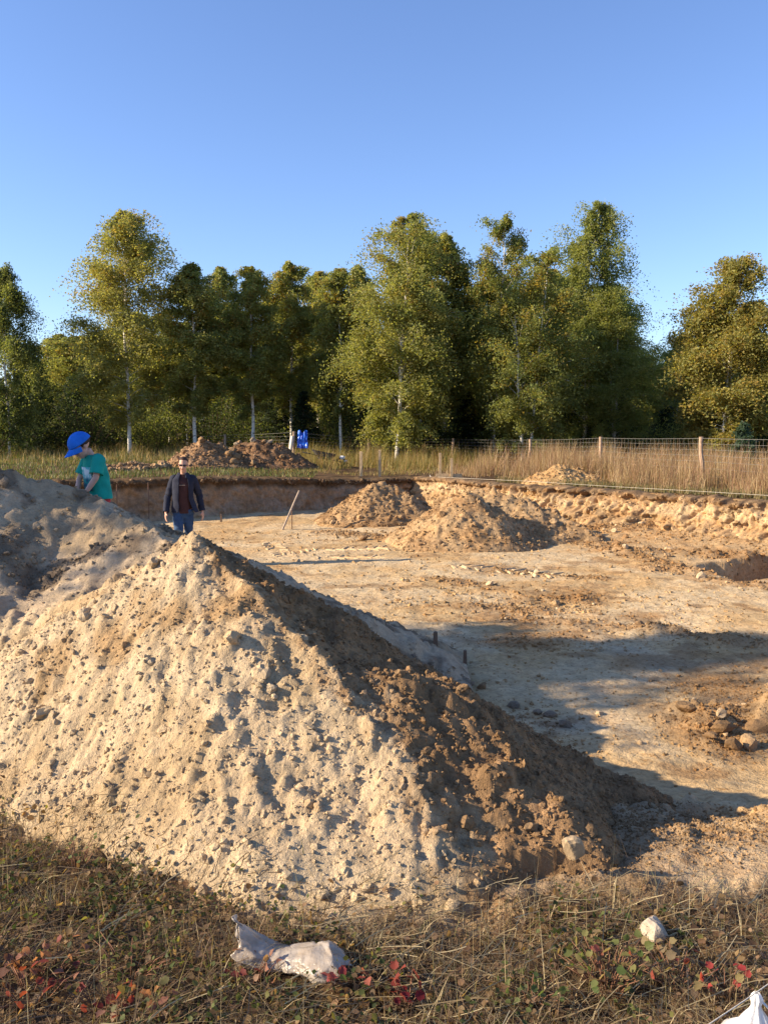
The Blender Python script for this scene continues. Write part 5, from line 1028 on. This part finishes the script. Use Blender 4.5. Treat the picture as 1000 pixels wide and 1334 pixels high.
def build_man():
    foot = at(243, 742, Y=14.2); X0 = foot[0]; z0 = tz(X0, 14.2); root = tag(empty('person', (X0, 14.2, z0), R(6)), 'man in sunglasses, open navy jacket, dark top and jeans walking towards the camera', 'person')
    mb = MB()
    hipL, hipR = np.array([-.13, 0, .92]), np.array([.06, 0, .92])
    # legs: his right leg (image left) strides forward, the other is behind
    kneeL, ankL = np.array([-.10, -.14, .50]), np.array([-.07, -.16, .09]); kneeR, ankR = np.array([.05, .06, .50]), np.array([.05, .30, .14])
    shL, elL, wrL = np.array([-.19, .01, 1.445]), np.array([-.305, .02, 1.15]), np.array([-.330, -.12, .89]); shR, elR, wrR = np.array([.150, .01, 1.445]), np.array([.245, .13, 1.17]), np.array([.300, .12, .89])
    mb.tube([(-.035, .01, .86), (-.035, .005, 1.0), (-.03, 0, 1.15), (-.025, 0, 1.32), (-.02, .01, 1.44), (-.02, .015, 1.50)], [.135, .14, .13, .15, .14, .07], 18, flat=.68)
    mb.tube([(-.018, .012, 1.44), (-.012, .0, 1.53), (-.008, -.01, 1.60)], [.062, .056, .056], 12)
    for a_, k_, n_ in ((hipL, kneeL, ankL), (hipR, kneeR, ankR)): mb.tube([a_ + (0, 0, .03), a_ * .5 + k_ * .5, k_, k_ * .6 + n_ * .4 + (0, .02, 0), n_], [.088, .076, .056, .056, .038], 12); mb.tube([n_, n_ + (0, .03, -.05), n_ + (0, -.10, -.065), n_ + (0, -.17, -.07)], [.036, .036, .034, .026], 10)
    for a_, k_, n_ in ((shL, elL, wrL), (shR, elR, wrR)): mb.tube([a_ * .7 + np.array([-.02, 0, 1.44]) * .3, a_, a_ * .5 + k_ * .5, k_, k_ * .5 + n_ * .5, n_], [.06, .058, .048, .040, .038, .027], 12)
    hand(mb, wrL, wrL - elL + (.03, .0, -.05), (.25, -1, 0), (-1, -.25, 0), 1.05, .45); hand(mb, wrR, wrR - elR + (-.01, -.02, -.03), (-.25, -1, 0), (1, -.25, 0), 1.05, .5)
    rot = Matrix.Rotation(R(6), 3, 'X') @ Matrix.Rotation(R(4), 3, 'Y'); hc = (-.006, -.035, 1.672); head(mb, hc, 1.05, rot)
    remesh(mb, 'body', M['skin'], .0095, root, 2)
    # hair: short cap of hair
    mb = MB(); th = np.linspace(0, 1.75, 12); ph = np.linspace(0, 2 * np.pi, 28, endpoint=False); Vh = []
    for t_ in th:
        for p_ in ph:
            lim = np.interp(math.cos(p_ + math.pi / 2), [-1, -.3, .5, 1], [1.75, 1.55, 1.0, .86]); tt = min(t_, lim); Vh.append((math.sin(tt) * math.cos(p_) * .083, math.sin(tt) * math.sin(p_) * .102 + .014, math.cos(tt) * .093 + .037))
    Vh = np.array(Vh); Vh *= 1 + .03 * pn(Vh[:, 0] * 60, Vh[:, 1] * 60 + Vh[:, 2] * 40, 3)[:, None]; Vh = Vh @ np.array(rot).T + np.array(hc); o = link('hair', mk_mesh('hair', Vh, quads_grid(12, 28, True), None, True, [M['hair']]), root); o.modifiers.new('s', 'SOLIDIFY').thickness = .006
    gl = empty('sunglasses', tuple(np.array(rot @ Vector((0, 0, 0))) + np.array(hc))); gl.parent = root; gl.rotation_euler = rot.to_euler()
    for sx in (-1, 1):
        mb = MB(); mb.ell((sx * .035, -.094, .004), (.032, .010, .0185), Matrix.Rotation(sx * R(14), 4, 'Z')); mb.build('lens', M['glass'], gl)
        mb = MB(); mb.tube([(sx * .066, -.085, .009), (sx * .083, -.03, .010), (sx * .082, .02, .004)], .004, 6); mb.build('temple', M['glass'], gl)
    mb = MB(); mb.tube([(-.012, -.104, .008), (0, -.107, .010), (.012, -.104, .008)], .004, 6); mb.build('bridge', M['glass'], gl)
    mb = MB(); q = rot @ Vector((0, -.100, -.057)); mb.ell(np.array(hc) + np.array(q), (.021, .006, .0065), rot.to_4x4()); mb.build('mouth', M['lips'], root)
    # T-shirt
    shell(sub_rings([(-.035, .0, .87, .165, .115), (-.035, 0, 1.0, .155, .108), (-.03, 0, 1.2, .165, .115), (-.025, 0, 1.36, .178, .122), (-.02, .006, 1.46, .14, .09), (-.018, .006, 1.515, .068, .066)]), -math.pi, math.pi * 1.0001, 30, .004, M['tee_brown'], 't_shirt', root, .007, 4)
    # chest stripe on the T-shirt
    t_ = np.linspace(-math.pi * .62, -math.pi * .40, 12); V = np.concatenate([np.stack([-.025 + .187 * np.cos(t_), .131 * np.sin(t_) * 1.0, 0 * t_ + z_], -1) for z_ in (1.335, 1.347)]); o = link('chest_print', mk_mesh('chest_print', V, quads_grid(2, 12), None, True, [M['wood_grey']]), root); o.modifiers.new('s', 'SOLIDIFY').thickness = .003
    # open jacket: shell with a gap at the front, wider below, right side swings out
    rings = [(.0, .01, .885, .250, .160), (-.01, .01, .96, .225, .152), (-.03, .005, 1.08, .188, .138), (-.03, .0, 1.22, .186, .138), (-.022, .0, 1.35, .200, .140), (-.02, .006, 1.43, .195, .122), (-.02, .010, 1.485, .140, .095), (-.018, .012, 1.53, .078, .076)]
    gaps = [(.80, .30), (.72, .26), (.64, .24), (.58, .22), (.50, .22), (.44, .24), (.36, .30), (.36, .36)]; rr = sub_rings(rings); gp = np.stack([np.interp(np.linspace(0, 7, len(rr)), np.arange(8), [g_[j] for g_ in gaps]) for j in (0, 1)], -1)
    jk = shell(rr, -math.pi / 2, 1.5 * math.pi, 44, .008, M['jacket'], 'jacket', root, .012, 6, gp)
    for a_, k_, n_, sd in ((shL, elL, wrL, 5), (shR, elR, wrR, 8)):
        P_ = np.array([a_ * .75 + np.array([-.02, 0, 1.43]) * .25, a_ + (0, 0, -.005), a_ * .6 + k_ * .4, a_ * .25 + k_ * .75, k_, k_ * .6 + n_ * .4, k_ * .25 + n_ * .75, n_ * .98 + k_ * .02]); mb = MB(); tt = np.linspace(0, 7, 29); P2 = np.stack([np.interp(tt, np.arange(8), P_[:, j]) for j in range(3)], -1); r2 = np.interp(tt, np.arange(8), [.060, .070, .067, .062, .059, .055, .051, .049])
        mb.tube(P2, r2, 20, False); me = mb.mesh('sleeve', M['jacket']); V = np.array([v.co[:] for v in me.vertices]); V = wrinkle(V, .012, 14, sd); me.vertices.foreach_set('co', V.astype(np.float32).ravel()); o = link('sleeve', me, jk); o.modifiers.new('s', 'SOLIDIFY').thickness = .006
    # collar
    for s_ in (-1, 1):
        mb = MB(); mb.tube([(-.018 + s_ * .045, .065, 1.535), (-.018 + s_ * .082, .01, 1.535), (-.018 + s_ * .070, -.060, 1.510), (-.018 + s_ * .055, -.105, 1.455)], [.022, .025, .026, .010], 8, flat=.35); mb.build('collar', M['jacket'], jk)
    mb = MB(); mb.tube([(-.035, .005, .80), (-.035, .005, .90), (-.035, 0, .985)], [.13, .165, .158], 20, flat=.70)
    for a_, k_, n_ in ((hipL, kneeL, ankL), (hipR, kneeR, ankR)): mb.tube([a_ + (0, 0, .02), a_ * .5 + k_ * .5, k_ + (0, -.005, .02), k_ * .5 + n_ * .5 + (0, .01, 0), n_ + (0, 0, -.02)], [.105, .094, .075, .070, .066], 14)
    jo = remesh(mb, 'jeans', M['jeans'], .012, root, 5); V = np.array([v.co[:] for v in jo.data.vertices]); jo.data.vertices.foreach_set('co', wrinkle(V, .007, 16, 12).astype(np.float32).ravel())
    for n_ in (ankL, ankR): mb = MB(); mb.tube([n_ + (0, .06, -.05), n_ + (0, .02, -.045), n_ + (0, -.10, -.055), n_ + (0, -.20, -.068), n_ + (0, -.23, -.072)], [.03, .05, .05, .042, .015], 12, flat=.75); mb.build('shoe', M['shoe'], root)
    root.scale = (.90, .95, 1.0); return root
man = build_man()

def build_child():
    X0, Y0 = -2.84, 8.45; zfeet = float(heap_left.h(np.array([X0]), np.array([Y0]))[0]); ztop = at(103, 566, Y=8.5)[2]; H = 1.10 * 1.05; z0 = ztop - H
    root = tag(empty('person', (X0, Y0, z0), R(-52)), 'small child in bright blue cap and teal T-shirt digging behind the left sand pile', 'person')
    mb = MB(); hip = np.array([0, .03, .50]); ch = np.array([0, .0, .78]); nk = np.array([0, -.045, .915])
    mb.tube([(0, .03, .44), hip, (0, .015, .64), ch, (0, -.02, .86), (0, -.03, .90)], [.10, .105, .098, .105, .09, .05], 16, flat=.74); mb.tube([(0, -.025, .87), nk, (0, -.075, .96)], [.040, .038, .040], 10)
    shl, ell_, wrl = np.array([.118, -.01, .865]), np.array([.150, -.055, .70]), np.array([.115, -.135, .575]); shr, elr, wrr = np.array([-.118, -.02, .865]), np.array([-.13, -.11, .68]), np.array([-.02, -.17, .57])
    for a_, k_, n_ in ((shl, ell_, wrl), (shr, elr, wrr)): mb.tube([a_ * .7 + np.array([0, -.01, .86]) * .3, a_, a_ * .5 + k_ * .5, k_, k_ * .5 + n_ * .5, n_], [.042, .040, .034, .029, .027, .020], 10)
    hand(mb, wrl, wrl - ell_, (-.8, -.5, .3), (.5, -.8, .2), .68, .6); hand(mb, wrr, wrr - elr, (.8, -.5, .3), (-.5, -.8, .2), .68, .6)
    zl = zfeet - z0
    for sx in (-1, 1):
        k_ = np.array([sx * .065, -.03, .27]); n_ = np.array([sx * .07, .02, .06]); h_ = np.array([sx * .06, .03, .47]); mb.tube([h_, h_ * .5 + k_ * .5, k_, k_ * .5 + n_ * .5, n_], [.065, .056, .043, .040, .028], 10); mb.tube([n_, n_ + (0, .02, -.03), n_ + (0, -.07, -.04), n_ + (0, -.12, -.045)], [.028, .028, .026, .018], 8)
    rot = Matrix.Rotation(R(36), 3, 'X'); hc = np.array([0, -.125, .995]); head(mb, hc, .90, rot)
    remesh(mb, 'body', M['skin_child'], .0078, root, 2)
    mb = MB()
    for s_ in (-1, 1): q = rot @ Vector((s_ * .030, -.083, .0)); mb.ell(hc + np.array(q) * .9, (.010, .005, .004), rot.to_4x4())
    mb.build('eyelids', M['hair'], root); mb = MB(); q = rot @ Vector((0, -.098, -.057)); mb.ell(hc + np.array(q) * .9, (.016, .005, .0055), rot.to_4x4()); mb.build('mouth', M['lips'], root)
    mb = MB()
    Vh = []
    for t_ in np.linspace(.9, 1.95, 8):
        for p_ in np.linspace(-.35, math.pi + .35, 20): Vh.append((math.sin(t_) * math.cos(p_) * .081, math.sin(t_) * math.sin(p_) * .100 + .012, math.cos(t_) * .09 + .035))
    Vh = np.array(Vh) * .9 @ np.array(rot).T + hc; o = link('hair', mk_mesh('hair', Vh, quads_grid(8, 20), None, True, [M['hair']]), root); o.modifiers.new('s', 'SOLIDIFY').thickness = .005
    # cap: dome + curved brim, a little too big for him
    cp = empty('baseball_cap', tuple(hc)); cp.parent = root; cp.rotation_euler = rot.to_euler(); V = []
    for t_ in np.linspace(0, 1.50, 12):
        for p_ in np.linspace(0, 2 * np.pi, 36, endpoint=False): V.append((math.sin(t_) * math.cos(p_) * .094 * (1 + .012 * math.cos(6 * p_)), math.sin(t_) * math.sin(p_) * .112 + .006, math.cos(t_) * .108 + .024))
    o = link('crown', mk_mesh('crown', np.array(V), quads_grid(12, 36, True), None, True, [M['cap_blue']]), cp); o.modifiers.new('s', 'SOLIDIFY').thickness = .004
    n, m_ = 10, 20; u = np.linspace(0, 1, n)[:, None]; p_ = np.linspace(-math.pi * .90, -math.pi * .10, m_)[None]; rx = .093 * (1 - .10 * u) ; ry = .106 + .085 * u * np.sin(-p_) ** .6
    X = rx * np.cos(p_); Y = .006 + ry * np.sin(p_); Z = .034 - .030 * u - .035 * (np.cos(p_) ** 2) * (.5 + .5 * u); o = link('brim', mk_mesh('brim', np.stack([X, Y + 0 * X, Z + 0 * X], -1).reshape(-1, 3), quads_grid(n, m_), None, True, [M['cap_blue']]), cp); o.modifiers.new('s', 'SOLIDIFY').thickness = .005
    mb = MB(); mb.ell((0, .006, .134), (.009, .009, .005)); mb.build('button', M['cap_blue'], cp)
    ts = shell(sub_rings([(0, .03, .50, .140, .112), (0, .022, .60, .132, .106), (0, .01, .70, .128, .102), (0, -.004, .80, .130, .098), (0, -.018, .87, .112, .080), (0, -.03, .912, .052, .050)]), -math.pi, math.pi * 1.0001, 28, .004, M['tee_teal'], 't_shirt', root, .010, 21)
    for a_, k_, sd in ((shl, ell_, 31), (shr, elr, 33)):
        P_ = np.array([a_ * .65 + np.array([0, -.01, .85]) * .35, a_, a_ * .6 + k_ * .4, a_ * .22 + k_ * .78]); tt = np.linspace(0, 3, 13); mb = MB(); mb.tube(np.stack([np.interp(tt, np.arange(4), P_[:, j]) for j in range(3)], -1), np.interp(tt, np.arange(4), [.060, .062, .058, .060]), 16, False); o = mb.build('sleeve', M['tee_teal'], ts); o.modifiers.new('s', 'SOLIDIFY').thickness = .004
    # chest print: pale blotches above, dark below
    m, nt, b = new_mat('shirt_print'); p = geo_pos(nt); nn_ = noise(nt, 22, 4, .6, p); sep = nt.nodes.new('ShaderNodeSeparateXYZ'); tc = nt.nodes.new('ShaderNodeTexCoord'); nt.links.new(tc.outputs['Object'], sep.inputs[0])
    low = mixc(nt, ramp(nt, nn_, .45, .6), (.015, .08, .14), (.012, .28, .23)); hi = mixc(nt, ramp(nt, nn_, .40, .55), (.10, .42, .42), (.60, .66, .66)); nt.links.new(mixc(nt, ramp(nt, sep.outputs[2], .685, .715), low, hi), b.inputs['Base Color'])
    t_ = np.linspace(-math.pi * .74, -math.pi * .24, 16); rows = [(.58, .0, .0), (.64, .0, .0), (.70, .0, .0), (.76, 0, 0), (.80, 0, 0)]; V = []
    for z_, _, _ in rows: cy = np.interp(z_, [.5, .6, .7, .8], [.03, .022, .01, -.004]); rx = np.interp(z_, [.5, .7, .8], [.140, .128, .130]) + .012; ry = np.interp(z_, [.5, .7, .8], [.112, .102, .098]) + .013; cs = np.cos(t_); sn = np.sin(t_); V.append(np.stack([rx * np.sign(cs) * np.abs(cs) ** .85, cy + ry * np.sign(sn) * np.abs(sn) ** .85, 0 * t_ + z_], -1))
    o = link('shirt_print', mk_mesh('shirt_print', np.concatenate(V), quads_grid(5, 16), None, True, [m]), ts); o.modifiers.new('s', 'SOLIDIFY').thickness = .002
    mb = MB(); mb.tube([(0, .03, .40), (0, .03, .46), (0, .028, .53)], [.10, .122, .118], 16, flat=.8)
    for sx in (-1, 1): mb.tube([(sx * .06, .03, .46), (sx * .065, .0, .36), (sx * .067, -.02, .28)], [.076, .074, .072], 12)
    remesh(mb, 'shorts', M['shorts_red'], .012, root, 3)
    for sx in (-1, 1): mb = MB(); mb.tube([(sx * .07, .06, .035), (sx * .07, .02, .04), (sx * .07, -.07, .03), (sx * .07, -.13, .02)], [.022, .036, .034, .018], 10, flat=.75); mb.build('shoe', M['shoe'], root)
    root.scale = (1.05,) * 3; return root, zfeet, z0
child, zf_, z0_ = build_child(); print('child feet', zf_, z0_)
tris = sum(sum(len(p.vertices) - 2 for p in m_.polygons[:1]) * len(m_.polygons) for m_ in bpy.data.meshes); print('polys incl. copies', tris, 'objects', len(COL.objects))
